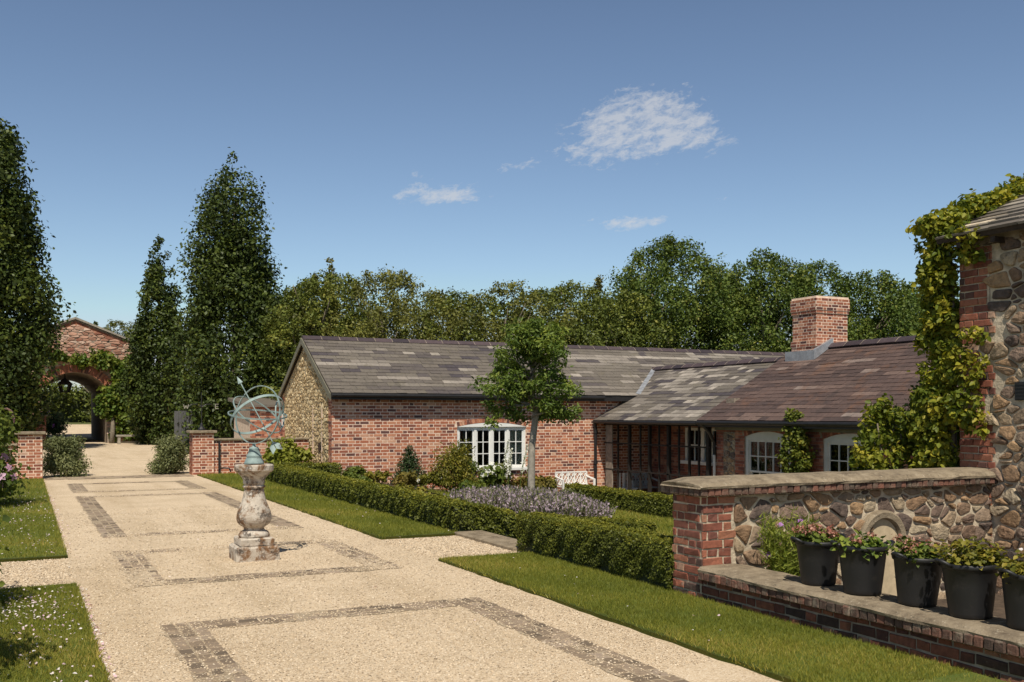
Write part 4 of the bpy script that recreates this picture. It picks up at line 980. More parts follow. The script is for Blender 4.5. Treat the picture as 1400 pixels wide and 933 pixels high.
def planter_wall():
    t = thing('planter_wall', 'low brick planter wall with wide lichened coping, running towards the viewer', 'low wall', (5.3, 6.9, 0))
    Xf, ya, yb, ZT = 5.2, .5, 6.885, .195
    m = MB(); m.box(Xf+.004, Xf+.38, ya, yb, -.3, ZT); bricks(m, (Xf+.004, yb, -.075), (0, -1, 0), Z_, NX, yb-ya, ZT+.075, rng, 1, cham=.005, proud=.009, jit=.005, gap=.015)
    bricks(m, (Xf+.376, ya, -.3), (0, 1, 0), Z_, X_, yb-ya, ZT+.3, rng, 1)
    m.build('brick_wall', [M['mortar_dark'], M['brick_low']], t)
    c = MB(); y = yb; q = random.Random(16)
    while y > ya:
        w_ = q.uniform(.07, .082); c.bbox(Xf-.058+q.uniform(-.006, .006), Xf+.05, y-w_+.003, y-.003, ZT+.004, ZT+.075+q.uniform(-.004, .004), .008, 0, q.random()*.75); y -= w_
    c.box(Xf-.04, Xf+.42, ya, yb, ZT+.004, ZT+.066, 1); c.build('brick_course', [M['brick_coping'], M['mortar_old']], t)
    k = MB(); prof = [(-.058, 0), (-.06, .02), (-.025, .042), (.08, .052), (.3, .05), (.42, .035), (.44, .01), (.44, 0)]; ns = 60; q = random.Random(19); n_ = len(prof)
    for i in range(ns+1):
        yy = yb-(yb-ya)*i/ns; wob = .012*math.sin(yy*5)
        for (a, b_) in prof: k.v.append((Xf+a+wob+q.uniform(-.006, .006), yy, ZT+.068+b_+q.uniform(-.003, .003)*(b_ > .01)))
    for i in range(ns):
        for a in range(n_-1): k.f.append([i*n_+a, i*n_+a+1, (i+1)*n_+a+1, (i+1)*n_+a][::-1]); k.mi.append(0); k.r.append(.5)
    k.f.append([a for a in range(n_)][::-1]); k.mi.append(0); k.r.append(.5)
    k.build('coping', M['coping'], t)
planter_wall()

# ---- gate pillars and court walls -------------------------------------------
def pillar(x0, lab):
    t = thing('gate_pillar', lab, 'pillar', (x0+.27, 27.3, 0), 'brick gate pillars')
    m = MB(); Y0, Y1, x1, H = 27.3, 27.84, x0+.54, 1.10
    m.box(x0, x1, Y0, Y1, -.05, H); bricks(m, (x0, Y0, 0), X_, Z_, NY, .54, H, rng, 1, gap=.018, proud=.003); bricks(m, (x0, Y1, 0), (0, -1, 0), Z_, NX, .54, H, rng, 1); bricks(m, (x1, Y0, 0), (0, 1, 0), Z_, X_, .54, H, rng, 1)
    m.build('shaft', [M['mortar_pale'], M['brick_wall']], t)
    c = MB(); c.bbox(x0-.08, x1+.08, Y0-.08, Y1+.08, H+.002, H+.075, .015); c.build('cap', M['coping'], t)
pillar(-.09, 'left of the two brick gate pillars, beside the grey bush and pink mallow'); pillar(4.04, 'right of the two brick gate pillars, with a weather vane on top')
def court_wall(x0, x1, y, H, lab, name='court_wall'):
    t = thing(name, lab, 'wall', ((x0+x1)/2, y, 0))
    m = MB(); m.box(x0, x1, y+.05, y+.35, -.1, H); bricks(m, (x0, y+.05, 0), X_, Z_, NY, x1-x0, H, rng, 1, gap=.018, proud=.003); m.build('brickwork', [M['mortar_pale'], M['brick_wall']], t)
    c = MB(); c.bbox(x0-.02, x1+.02, y-.0, y+.4, H+.002, H+.06, .015); c.build('coping', M['coping'], t)
court_wall(4.60, 7.15, 27.3, .90, 'low red brick wall running from the right gate pillar to the stone gable of the cottage')
court_wall(-6.0, -.12, 27.3, .82, 'low red brick wall running left from the left gate pillar behind the pink mallow')

# ---- arched gatehouse ---------------------------------------------------------
def gatehouse():
    t = thing('arched_gatehouse', 'gabled stone gatehouse with a wide brick arch passage at the end of the drive', 'gatehouse', (2.65, 60, 0))
    X0, X1, Y0, Y1 = -.3, 5.6, 60, 74.5; cx, hw, zs, rise = 2.64, 1.64, 3.02, .92; EZ, RZ = 5.68, 6.85
    Rr = (hw*hw+rise*rise)/(2*rise); zc = zs+rise-Rr; a1 = math.asin(hw/Rr)
    arc = [(cx+Rr*math.sin(-a1+2*a1*i/20), zc+Rr*math.cos(-a1+2*a1*i/20)) for i in range(21)]
    m = MB(); m.prism([(X0, -.1), (cx-hw, -.1)]+arc+[(cx+hw, -.1), (X1, -.1), (X1, EZ), (cx, RZ), (X0, EZ)], 'y', Y0, Y1)
    def hole(x, z):
        X = X0+x
        return (abs(X-cx) < hw+.12 and z < zs) or ((X-cx)**2+(z-zc)**2 < (Rr+.48)**2 and z > 2.4 and abs(X-cx) < hw+.35)
    W = X1-X0; reg = [(0, 0), (W, 0), (W, EZ-.15), (cx-X0, RZ-.25), (0, EZ-.15)]
    stones(m, (X0, Y0, 0), X_, Z_, NY, W, RZ, .36, .15, rng, 1, .03, .03, .4, .3, region=reg, chaikin=1, holes=hole)
    # brick verge course
    for sg in (-1, 1):
        L = math.hypot(cx-X0, RZ-EZ); u = Vector(((X0-cx) if sg < 0 else (X1-cx), 0, EZ-RZ)).normalized(); v = Vector((-u.z, 0, u.x))*(1 if sg > 0 else -1)
        v = v if v.z > 0 else -v; o = Vector((cx, Y0, RZ))-v*.32
        bricks(m, o, u, v, NY, L-.05, .24, rng, 2, bl=.24, bh=.12)
    m.build('walls', [M['mortar_dark'], M['stone_arch'], M['brick']], t)
    a = MB(); arch_ring(a, (0, Y0, 0), X_, Z_, NY, cx, zs, hw, rise, .46, rng, 0, .03, .10, .02); a.build('brick_arch', M['brick_front'], t)
    r_ = MB()
    for sg in (-1, 1):
        xe = X0-.2 if sg < 0 else X1+.2; ze = EZ-(RZ-EZ)/(cx-X0)*.2
        pts = [(cx, RZ+.14), (cx, RZ+.02), (xe, ze+.02), (xe, ze+.12)]; r_.prism(pts if sg < 0 else pts[::-1], 'y', Y0-.15, Y1+.15)
    r_.build('roof', M['barkpale'], t)
    # low flanking range half hidden in the trees
    
    for a_, b_ in ((-5.5, X0-.01), (X1+.01, 11)): f = MB(); f.box(a_, b_, Y0+.6, Y1, -.1, 3.0); f.build('flank_wall', M['brickflat'], t)
M['brickflat'] = mat_plain('plain_brickwork', (.24, .11, .07), .9, 6, .4, .4)
gatehouse()
def lantern():
    t = thing('hanging_lantern', 'big dark six sided lantern hanging inside the gatehouse arch', 'lantern', (2.15, 61, 2.75))
    c = (2.15, 61, 0); m = MB(); z0, z1, r0, r1 = 2.85, 3.30, .22, .36
    P = lambda r_, k, z: (c[0]+r_*math.cos(k*math.pi/3), c[1]+r_*math.sin(k*math.pi/3), z)
    for k in range(6):
        m.tube([P(r0, k, z0), P(r1, k, z1)], .03, 6); m.tube([P(r0, k, z0), P(r0, k+1, z0)], .03, 6); m.tube([P(r1, k, z1), P(r1, k+1, z1)], .03, 6)
    m.build('frame', M['black'], t)
    r_ = MB(); r_.lathe([(.40, 3.30), (.36, 3.36), (.12, 3.58), (.05, 3.62)], (c[0], c[1], 0), 6); r_.build('cap', M['black'], t)
    g = MB()
    for k in range(6): g.face([P(r0, k, z0), P(r0, k+1, z0), P(r1, k+1, z1), P(r1, k, z1)])
    g.build('pane', M['glass'], t)
    ch = MB(); ch.tube([(c[0], c[1], 3.6), (c[0], c[1], 3.97)], .02, 6); ch.build('chain', M['black'], t)
lantern()
def bench():
    t = thing('garden_bench', 'long weathered bench on slab legs against the vine right of the gatehouse arch', 'bench', (5.4, 57.6, 0))
    y0, y1 = 57.4, 57.85; m = MB(); m.bbox(4.55, 6.35, y0-.03, y1+.03, .40, .50, .012); m.build('seat', M['barkpale'], t)
    for x in (4.62, 6.12): l = MB(); l.bbox(x, x+.14, y0, y1, 0, .398, .01); l.build('leg', M['barkpale'], t)
    s = MB(); s.bbox(4.76, 6.12, y0+.16, y0+.24, .08, .15, .008); s.build('stretcher', M['barkpale'], t)
bench()
# ---- small outbuilding behind the court wall and grey board fence
def outbuilding():
    t = thing('brick_outbuilding', 'small brick outbuilding with a white window, glimpsed past the court wall', 'outbuilding', (8.4, 36, 0))
    m = MB(); m.box(7.3, 9.6, 36, 39, -.1, 1.95); bricks(m, (7.3, 36, 0), X_, Z_, NY, 2.3, 1.95, rng, 1); m.build('wall', [M['mortar'], M['brick']], t)
    r_ = MB(); r_.prism([(35.8, 1.95), (39.2, 2.25), (39.2, 2.12), (35.8, 1.87)], 'x', 7.1, 9.8); r_.build('roof', M['slate'], t)
    w_ = MB(); w_.box(8.42, 8.75, 35.96, 35.998, 1.2, 1.8); w_.box(8.42, 8.5, 35.94, 35.96, 1.2, 1.8); w_.build('window', M['white'], t)
outbuilding()
def fence():
    t = thing('board_fence', 'grey vertical board fence between the dark column trees', 'fence', (6.1, 42, 0))
    b = MB(); x = 5.5; q = random.Random(2)
    while x < 7.6:
        w_ = q.uniform(.13, .16); b.box(x+.004, x+w_-.004, 42+q.uniform(-.004, .004), 42.025, .04, 1.75+q.uniform(-.01, .01)); x += w_
    b.build('boards', M['fencewood'], t)
    for z in (.35, 1.45): r_ = MB(); r_.box(5.5, 7.6, 42.026, 42.08, z, z+.09); r_.build('rail', M['fencewood'], t)
fence()
def brick_pier_dark():
    t = thing('brick_pier', 'dark brick pier in tree shade behind the left gate pillar', 'pier', (.7, 51.3, 0))
    m = MB(); m.box(.35, 1.0, 51, 51.6, -.05, 1.5); bricks(m, (.35, 51, 0), X_, Z_, NY, .65, 1.5, rng, 1); m.build('shaft', [M['mortar_dark'], M['brick_dark']], t)
    c = MB(); c.bbox(.29, 1.06, 50.94, 51.66, 1.502, 1.58, .02); c.build('cap', M['coping'], t)
brick_pier_dark()

# =================================================================== TREES
def trunk_mesh(parent, base, H, r0, rr, limbs=6, mat=None, top=.7, bend=.15, spread=.9, name='trunk'):
    b = Vector(base); mb = MB(); n = 7
    pts = [b+Vector((rr.uniform(-bend, bend)*i/n, rr.uniform(-bend, bend)*i/n, H*top*i/n-.1*(i == 0))) for i in range(n+1)]
    mb.tube(pts, [r0*(1.25 if i == 0 else 1)*(1-.75*i/n) for i in range(n+1)], 9)
    for k in range(limbs):
        i = rr.randint(2, n-1); a = rr.uniform(0, 6.28); L = H*rr.uniform(.16, .3)*spread; p = pts[i]
        d = Vector((math.cos(a), math.sin(a), rr.uniform(.7, 1.6))).normalized()
        mb.tube([p, p+d*L*.5, p+d*L*.8+Vector((0, 0, L*.12)), p+d*L+Vector((0, 0, L*.25))], [r0*.45*(1-i/n*.5), r0*.3*(1-i/n*.5), r0*.18*(1-i/n*.5), r0*.06], 6)
    return mb.build(name, mat or M['bark'], parent, smooth=True)

def column_tree(label, base, H, prof, seed, nl, ls, mat, group=None, trunk_r=.2, nclump=200, z0=.02):
    r = np.random.default_rng(seed); rr = random.Random(seed); t = thing('column_tree', label, 'tree', base, group)
    trunk_mesh(t, base, H, trunk_r, rr, 8, None, .85, .1, .28)
    hs = np.array([p[0] for p in prof]); rs = np.array([p[1] for p in prof]); rm = rs.max()
    cs = []; cr = []
    ph = r.uniform(0, 6.28, 5)
    while len(cs) < nclump:
        u = r.uniform(z0, 1); R_ = np.interp(u, hs, rs)
        if r.random() > (R_/rm)**.8+.06: continue
        a = r.uniform(0, 6.28); lob = 1+.16*math.sin(2*a+ph[0]+u*7)+.13*math.sin(3*a+ph[1]-u*11)+.12*math.sin(a*2+u*23+ph[2])
        q = R_*lob*math.sqrt(r.uniform(.35, 1.0)); c = (base[0]+q*math.cos(a), base[1]+q*math.sin(a), base[2]+u*H)
        cs.append(c); cr.append(max(.10*rm, min(.34*rm, R_*.55))*r.uniform(.6, 1.15))
        # an upright shoot standing out of the clump
        if r.random() < .5: cs.append((c[0]*.93+base[0]*.07, c[1]*.93+base[1]*.07, c[2]+cr[-1]*1.1)); cr.append(cr[-1]*.55)
    V, F, q = clump_leaves(cs, cr, nl, ls, r, KITE, squash=1.35, up=.35, rand=.6, fill=2.6)
    mesh_np('crown', V, F, mat, q, parent=t); return t

column_tree('huge dark column tree at the left edge, tallest of all the trees', (-1.35, 50, 0), 15.6, [(0, .9), (.05, 1.4), (.12, 2.0), (.3, 2.35), (.45, 2.2), (.62, 1.9), (.78, 1.5), (.9, 1.0), (1, .15)], 31, 70000, .19, M['leaf_column'], 'dark column trees', .3, 620)
column_tree('slimmer dark conical tree just right of the gatehouse arch', (6.55, 56, 0), 11.3, [(0, 1.2), (.1, 1.4), (.3, 1.45), (.5, 1.2), (.7, .85), (.85, .5), (1, .06)], 32, 36000, .17, M['leaf_column'], 'dark column trees', .2, 400)
column_tree('tall dark broad column tree between the gate pillar and the cottage gable', (8.05, 43, 0), 12.6, [(0, 2.1), (.1, 2.3), (.28, 2.35), (.40, 2.1), (.47, 1.7), (.6, 1.62), (.75, 1.42), (.87, .95), (.95, .4), (1, .06)], 33, 66000, .16, M['leaf_column'], 'dark column trees', .25, 560)
column_tree('shorter dark bushy tree filling the gap left of the cottage gable', (10.1, 41, 0), 6.9, [(0, 1.6), (.2, 1.8), (.5, 1.6), (.8, 1.1), (1, .2)], 34, 26000, .15, M['leaf_column'], None, .18, 260)

def wood_tree(label, base, top, hw, kind, seed):
    r = np.random.default_rng(seed); rr = random.Random(seed); x, y = base; zb = gz(x, y); H = top-zb
    nm = {'b': 'hedgerow_tree', 'o': 'hedgerow_tree', 'm': 'maple_tree', 't': 'birch_sapling', 'p': 'pine_tree'}[kind]
    t = thing(nm, label, 'tree', (x, y, zb), 'trees behind the cottage' if kind != 'p' else None)
    mat = {'b': M['leaf_wood'], 'o': M['leaf_olive'], 'm': M['leaf_wood2'], 't': M['leaf_birch'], 'p': M['leaf_column']}[kind]
    trunk_mesh(t, (x, y, zb), H, .10+.012*H, rr, 9, None, .8, .25)
    cs = []; cr = []; N = {'b': 300, 'o': 300, 'm': 380, 't': 120, 'p': 60}[kind]; hw = hw*(1.7 if kind in 'bom' and y < 60 else 1)
    k = 0
    while k < N:
        u = r.uniform(.08 if kind != 't' else .35, 1.0); a = r.uniform(0, 6.28)
        if kind == 'm': R_ = hw*1.1*(math.sqrt(max(0, 1-((u-.45)/.56)**2)) if u > .45 else .97)
        elif kind == 't': R_ = hw*1.1*(1.12-u)*1.3
        elif kind == 'p': R_ = hw*(1.15 if u > .6 else .3)
        else: R_ = hw*1.3*min(1, (1.02-u)*4.2)**.6
        q = R_*math.sqrt(r.uniform(.15, 1)); c = (x+q*math.cos(a), y+q*math.sin(a)*1.15, zb+u*H*.97)
        if kind != 't' and r.random() < (.13 if .25 < u < .75 else .03): k += 1; continue
        cs.append(c); cr.append(hw*r.uniform(.18, .34)*(1 if u < .85 else .7)*(.8 if kind != 't' else 1.9)); k += 1
        if u > .6 and r.random() < .55:        # twiggy shoots that break the skyline
            for s in range(3): cs.append((c[0]+r.normal(0, .10), c[1]+r.normal(0, .1), c[2]+cr[-1]*(.7+.30*s))); cr.append(hw*.07*(1.3-.25*s))
    n = {'b': 26000, 'o': 26000, 'm': 36000, 't': 1800, 'p': 5000}[kind]*max(.8, min(1.5, hw/2.2))
    if kind == 't': n = 3600
    V, F, q = clump_leaves(cs, cr, int(n), {'b': .115, 'o': .11, 'm': .12, 't': .12, 'p': .2}[kind], r, KITE, squash=.95, up=.4, rand=.65, fill=2.2)
    mesh_np('crown', V, F, mat, q, parent=t)

WOOD = [
 (10.3, 38.7, 6.9, .85, 'b', 'rounded hedgerow tree directly behind the gable tip of the cottage'),
 (11.4, 40.1, 7.4, 1.3, 'b', 'bushy hedgerow tree behind the left end of the slate ridge, under two thin leader shoots'),
 (12.9, 38.2, 7.3, 1.5, 'o', 'pale olive hedgerow tree with the highest rounded top above the left half of the roof'),
 (15.6, 40.3, 6.9, 1.3, 'o', 'olive hedgerow tree right of the pale highest one'),
 (16.2, 37.7, 6.7, 1.3, 'b', 'thin crowned hedgerow tree with sky showing through low branches'),
 (17.4, 36.0, 6.9, 1.35, 'o', 'dome shaped olive hedgerow tree just left of the young garden tree'),
 (20.3, 38.0, 7.0, 1.3, 'b', 'hedgerow tree rising right behind the young garden tree'),
 (20.5, 35.6, 7.0, 1.2, 'b', 'hedgerow tree with bare pale stems right of the young garden tree'),
 (21.3, 34.1, 6.6, 1.2, 'b', 'lower hedgerow tree left of the tallest maple'),
 (24.5, 34.8, 8.95, 1.75, 'm', 'tallest and broadest maple of the row behind the roof valley'),
 (27.7, 35.4, 7.9, 1.5, 'm', 'maple tucked in between the tallest one and the peaked one'),
 (28.0, 33.0, 8.4, 1.45, 'm', 'peaked maple left of the chimney'),
 (30.7, 32.8, 8.1, 1.55, 'm', 'maple directly behind the brick chimney'),
 (32.1, 31.0, 7.5, 1.55, 'm', 'rounded maple right of the chimney'),
 (34.6, 30.9, 7.0, 1.4, 'm', 'low maple beside the vine at the right end of the row'),
 (37.1, 30.8, 7.5, 1.6, 'm', 'maple mostly hidden behind the vine clad house corner'),
 (12.2, 43.0, 8.9, .42, 't', 'thin leader shoot standing highest above the left part of the hedgerow'),
 (11.6, 43.3, 8.0, .36, 't', 'smaller thin shoot just left of the highest leader shoot'),
 (23.4, 38.7, 8.0, .40, 't', 'wispy pale birch top left of the tallest maple'),
 (24.4, 37.0, 7.0, 1.2, 'm', 'maple filling in behind the tallest one'),
 (5.5, 92.0, 10.4, 1.3, 'p', 'dark pine top rising behind the gatehouse roof'),
 (6.9, 85.9, 9.3, 1.5, 'o', 'pale tree behind the right slope of the gatehouse roof'),
 (-.6, 104, 10.0, 4.0, 'o', 'broad tree beyond the gatehouse passage'),
 (9.4, 89.0, 9.4, 2.5, 'o', 'tree behind the slim conical tree'),
]
for i, (x, y, top, hw, k, lab) in enumerate(WOOD): wood_tree(lab, (x, y), top, hw, k, 100+i)

# young tree in the lavender
def young_tree():
    b = (8.20, 15.9, gz(8.16, 15.9)); r = np.random.default_rng(71); rr = random.Random(71)
    t = thing('young_tree', 'small round headed young tree on a straight pale stem, standing in the lavender', 'tree', b)
    mb = MB(); top = Vector((8.25, 15.9, 2.25))
    mb.tube([Vector(b)-Vector((0, 0, .1)), Vector(b)+Vector((.01, 0, .5)), Vector((8.22, 15.9, 1.0)), Vector((8.31, 15.92, 1.6)), top, Vector((8.27, 15.9, 3.15))], [.078, .068, .062, .058, .045, .014], 12)
    cs = []; cr = []
    for k in range(54):
        a = rr.uniform(0, 6.28); z0 = rr.uniform(1.5, 2.95); L = rr.uniform(.75, 1.1)*(1-.45*abs(z0-1.95)/.9); p = Vector((8.22, 15.9, z0)); el = rr.uniform(-.1, .75)+(.4 if z0 > 2.3 else 0)
        d = Vector((math.cos(a)*math.cos(el), math.sin(a)*math.cos(el), math.sin(el))); e = p+d*L+Vector((0, 0, -.12*L))
        mb.tube([p, p+d*L*.5+Vector((0, 0, .03)), e], [.022, .014, .005], 5)
        for s in np.linspace(.4, 1.05, 5):
            c = p.lerp(e, s)+Vector((rr.gauss(0, .05), rr.gauss(0, .05), rr.gauss(0, .05))); cs.append(tuple(c)); cr.append(rr.uniform(.10, .18))
    mb.build('trunk', M['barkpale'], t, smooth=True)
    V, F, q = clump_leaves(cs, cr, 13500, .080, r, NARROW, squash=.8, up=.5, rand=.5, fill=2.0)
    mesh_np('crown', V, F, M['leaf_young'], q, parent=t)
young_tree()

# =================================================================== HEDGES
def hedge(label, x0, x1, y0, y1, h, seed, dens, ls, zf=None, group='clipped box hedges', extra=None, mat=None):
    r = np.random.default_rng(seed); zf = zf or gz
    t = thing('box_hedge', label, 'hedge', ((x0+x1)/2, (y0+y1)/2, zf((x0+x1)/2, (y0+y1)/2)), group)
    segs = [(x0, x1, y0, y1)]+(extra or []); core = MB(); P = []; Nn = []
    for (a, b, c, d) in segs:
        i = .05; n = max(2, int(max(b-a, d-c)/.4))
        for k in range(n):
            if (b-a) > (d-c): xa, xb, ya, yb = a+i+(b-a-2*i)*k/n, a+i+(b-a-2*i)*(k+1)/n, c+i, d-i
            else: xa, xb, ya, yb = a+i, b-i, c+i+(d-c-2*i)*k/n, c+i+(d-c-2*i)*(k+1)/n
            zz = zf((xa+xb)/2, (ya+yb)/2); core.box(xa, xb, ya, yb, zz-.1, zz+h-.05)
        def inside(px, py): return any(A+.05 < px < B-.05 and C_+.05 < py < D-.05 for (A, B, C_, D) in segs)
        faces = [('t', (b-a)*(d-c)), ('x0', (d-c)*h), ('x1', (d-c)*h), ('y0', (b-a)*h), ('y1', (b-a)*h)]
        for nm, ar in faces:
            m = int(ar*dens*(1.25 if nm == 't' else 1)); u = r.random(m); v = r.random(m)
            if nm == 't': x = a+(b-a)*u; y = c+(d-c)*v; z = np.full(m, h); nn = (0, 0, 1)
            elif nm[0] == 'x': x = np.full(m, a if nm == 'x0' else b); y = c+(d-c)*u; z = h*v; nn = (-1 if nm == 'x0' else 1, 0, 0)
            else: x = a+(b-a)*u; y = np.full(m, c if nm == 'y0' else d); z = h*v; nn = (0, -1 if nm == 'y0' else 1, 0)
            # shallow lumps and nibbled corners
            lump = .018*np.sin(x*7+z*9)+.018*np.sin(y*8-z*5)+.013*np.sin(y*19+x*17+z*23)-.03*r.random(m)
            top = np.clip((z-h+.07)/.07, 0, 1); lump -= .035*top*(nm != 't'); bot = np.clip((.10-z)/.10, 0, 1); lump -= .06*bot*(nm != 't')
            zz = np.array([zf(p, q) for p, q in zip(x, y)])
            pp = np.stack([x, y, z+zz], 1)+np.array(nn)*lump[:, None]
            if nm == 't':
                e = np.minimum(np.minimum(x-a, b-x), np.minimum(y-c, d-y)); pp[:, 2] -= .04*np.clip(1-e/.07, 0, 1)
            P.append(pp); Nn.append(np.tile(nn, (m, 1)))
    P = np.concatenate(P); Nn = np.concatenate(Nn).astype(float); keep = np.array([not inside(p[0], p[1]) or p[2]-zf(p[0], p[1]) > h-.12 for p in P]); P = P[keep]; Nn = Nn[keep]
    N2 = Nn*.8+np.array([0, 0, .35])+.5*r.normal(size=P.shape); T, B, N2 = frames(N2, None, r)
    patch = .5+.22*np.sin(P[:, 1]*4.1+P[:, 2]*5)+.2*np.sin(P[:, 1]*1.7-P[:, 0]*3)
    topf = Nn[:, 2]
    q = np.clip((.30*patch+.38*r.random(len(P))+.42*topf)*.95-.03, 0, 1)  # tops toned lighter: yellow clipped growth plus sunlight painted into the leaves
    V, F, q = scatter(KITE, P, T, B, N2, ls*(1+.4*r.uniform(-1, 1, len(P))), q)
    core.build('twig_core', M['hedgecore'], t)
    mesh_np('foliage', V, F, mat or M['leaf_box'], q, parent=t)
hedge('long clipped box hedge bordering the far lawn strip, turning in at the stone step', 5.15, 5.72, 12.26, 23.7, .42, 51, 4300, .035, extra=[(5.72, 8.4, 12.26, 12.85)])
hedge('near clipped box hedge between the stone step and the brick wall pier', 5.15, 5.74, 7.33, 10.36, .47, 52, 10500, .0235)
hedge('low box hedge in front of the trellised veranda, beyond the inner lawn', 13.45, 13.95, 12.0, 24.2, .50, 53, 2400, .047)
hedge('short low box hedge at the foot of the stone gable', 5.75, 7.10, 24.0, 24.6, .40, 54, 2800, .045)

# =================================================================== SHRUBS AND PLANTS
def bush(name, label, cat, base, w, h, n, ls, mat, seed, tmpl=KITE, stems=5, shape='dome', nclump=26, flowers=None, up=.45, group=None, depth=None, squash=.9, fill=2.2, cr_=(.16, .3)):
    r = np.random.default_rng(seed); rr = random.Random(seed); b = Vector(base); t = thing(name, label, cat, base, group); d_ = depth or w
    cs = []; cr = []
    for k in range(nclump):
        a = rr.uniform(0, 6.28); u = rr.random()
        if shape == 'dome': rad = math.sqrt(rr.random())*.40; z = h*(.18+.66*math.sqrt(max(0, 1-(rad/.48)**2))*rr.uniform(.45, 1))
        elif shape == 'cone': z = h*u*.92; rad = .44*(1-u)*math.sqrt(rr.uniform(.3, 1))
        elif shape == 'upright': z = h*(.08+.82*u); rad = .38*math.sqrt(rr.random())*(1-.35*u)
        else: rad = .45*math.sqrt(rr.random()); z = h*rr.uniform(.25, .75)
        cs.append((b.x+math.cos(a)*rad*w, b.y+math.sin(a)*rad*d_, b.z+z)); cr.append(min(w, h)*rr.uniform(*cr_)*(1 if shape != 'cone' else .35+.75*(1-u)))
    if stems:
        mb = MB()
        for k in range(stems):
            c = Vector(cs[k % len(cs)]); mb.tube([b+Vector((rr.uniform(-.05, .05), rr.uniform(-.05, .05), -.05)), b.lerp(c, .5)+Vector((rr.uniform(-.04, .04), 0, 0)), c], [.014+.006*h, .011, .004], 5)
        mb.build('stems', M['bark'], t)
    V, F, q = clump_leaves(cs, cr, n, ls, r, tmpl, squash=squash, up=up, rand=.55, fill=fill); mesh_np('foliage', V, F, mat, q, parent=t)
    if flowers:
        fm, fn, fs, fz = flowers; cs = np.array(cs); cr = np.array(cr); ci = r.integers(0, len(cs), fn)
        d = r.normal(size=(fn, 3)); d[:, 2] = np.abs(d[:, 2])*.8; d[:, 1] -= .3; d /= np.linalg.norm(d, axis=1, keepdims=True)
        P = cs[ci]+d*(cr[ci]*fz)[:, None]
        for p, dd in zip(P, d):           # each flower: five petals round a stalk
            m = 5; an = np.arange(m)*2*math.pi/m; t0, b0, n0 = frames(dd[None]+np.array([[0, -.2, .1]]), None, r)
            T = np.cos(an)[:, None]*t0+np.sin(an)[:, None]*b0+.35*n0; T, B, Nn = frames(np.tile(n0, (m, 1)), T)
            V, F, q = scatter(LEAF, np.tile(p, (m, 1)), T, B, Nn, fs*(.8+.4*r.random(m)), np.full(m, r.random())); mesh_np('flower', V, F, fm, q, parent=t)
    return t
z_ = gz
bush('golden_shrub', 'bright yellow green rounded shrub at the corner of the court wall and stone gable', 'shrub', (6.25, 26.1, 0), 1.25, .95, 2600, .11, M['leaf_yellow'], 201, LEAF)
bush('yew_cone', 'dark clipped yew cone against the cottage brickwork', 'topiary', (9.0, 24.3, z_(9, 24.3)), .95, 1.1, 6500, .05, M['leaf_yew'], 202, KITE, 3, 'cone', 90, fill=3, cr_=(.26, .34))
bush('leafy_shrub', 'tall bushy lime green shrub left of the white window', 'shrub', (9.32, 22.2, z_(9.32, 22.2)), 1.3, 1.2, 6500, .055, M['leaf_shrub'], 203, KITE, 6, 'upright', 46)
bush('leafy_shrub', 'smaller mid green shrub tucked in right of the lime green shrub, under the window', 'shrub', (9.95, 22.7, z_(9.95, 22.7)), .7, .85, 2200, .07, M['leaf_green'], 204, KITE, 5, 'upright', 24)
bush('white_flower_plant', 'leafy plant with white flowers below the left half of the white window', 'plant', (11.25, 23.7, z_(11.2, 23.7)), .95, .95, 900, .13, M['leaf_green'], 205, LEAF, 4, 'dome', 14, (M['whitefl'], 46, .07, 1.25))
bush('white_flower_plant', 'leafy plant with white flowers at the foot of the yew cone', 'plant', (8.95, 22.6, z_(9, 22.6)), .8, .50, 900, .08, M['leaf_shrub'], 215, LEAF, 3, 'dome', 14, (M['whitefl'], 14, .07, 1.2))
bush('bronze_plant', 'low bronzed plant beneath the right half of the white window', 'plant', (11.9, 23.2, z_(11.9, 23.2)), 1.4, .70, 1700, .085, M['leaf_warm'], 206, LEAF, 3, 'low', 20)
bush('green_mound', 'round green plant below the window corner, behind the young tree stem', 'plant', (12.75, 23.9, z_(12.7, 23.9)), .9, .75, 1300, .085, M['leaf_shrub'], 207, LEAF, 3, 'dome', 16)
bush('green_mound', 'low dark green mound right of the lime shrub, in front of the bronzed plant', 'plant', (9.3, 21.1, z_(9.3, 21.1)), .85, .45, 1100, .08, M['leaf_green'], 208, LEAF, 2, 'dome', 14)
bush('green_mound', 'low sprawling plant by the left corner of the brick wall', 'plant', (7.6, 24.3, z_(7.6, 24.3)), .8, .42, 800, .075, M['leaf_green'], 209, LEAF, 2, 'low', 12)
bush('green_mound', 'thin yellowish plant between the wall corner and the yew cone', 'plant', (8.1, 23.9, z_(8.1, 23.9)), .8, .36, 700, .07, M['leaf_shrub'], 210, LEAF, 2, 'low', 12)
bush('green_mound', 'yellowish low plant behind the long hedge, left of the yew cone foot', 'plant', (8.2, 22.5, z_(8.2, 22.5)), .9, .42, 900, .075, M['leaf_warm'], 211, LEAF, 2, 'low', 12)
bush('green_mound', 'round glossy green plant close behind the long hedge near the lavender', 'plant', (8.9, 20.2, z_(8.9, 20.2)), .7, .46, 900, .08, M['leaf_green'], 212, LEAF, 2, 'dome', 12)
bush('green_mound', 'small pale green plant at the house wall right of the young tree', 'plant', (13.0, 22.9, z_(13.0, 22.9)), .7, .5, 800, .07, M['leaf_grey'], 213, KITE, 2, 'dome', 12)
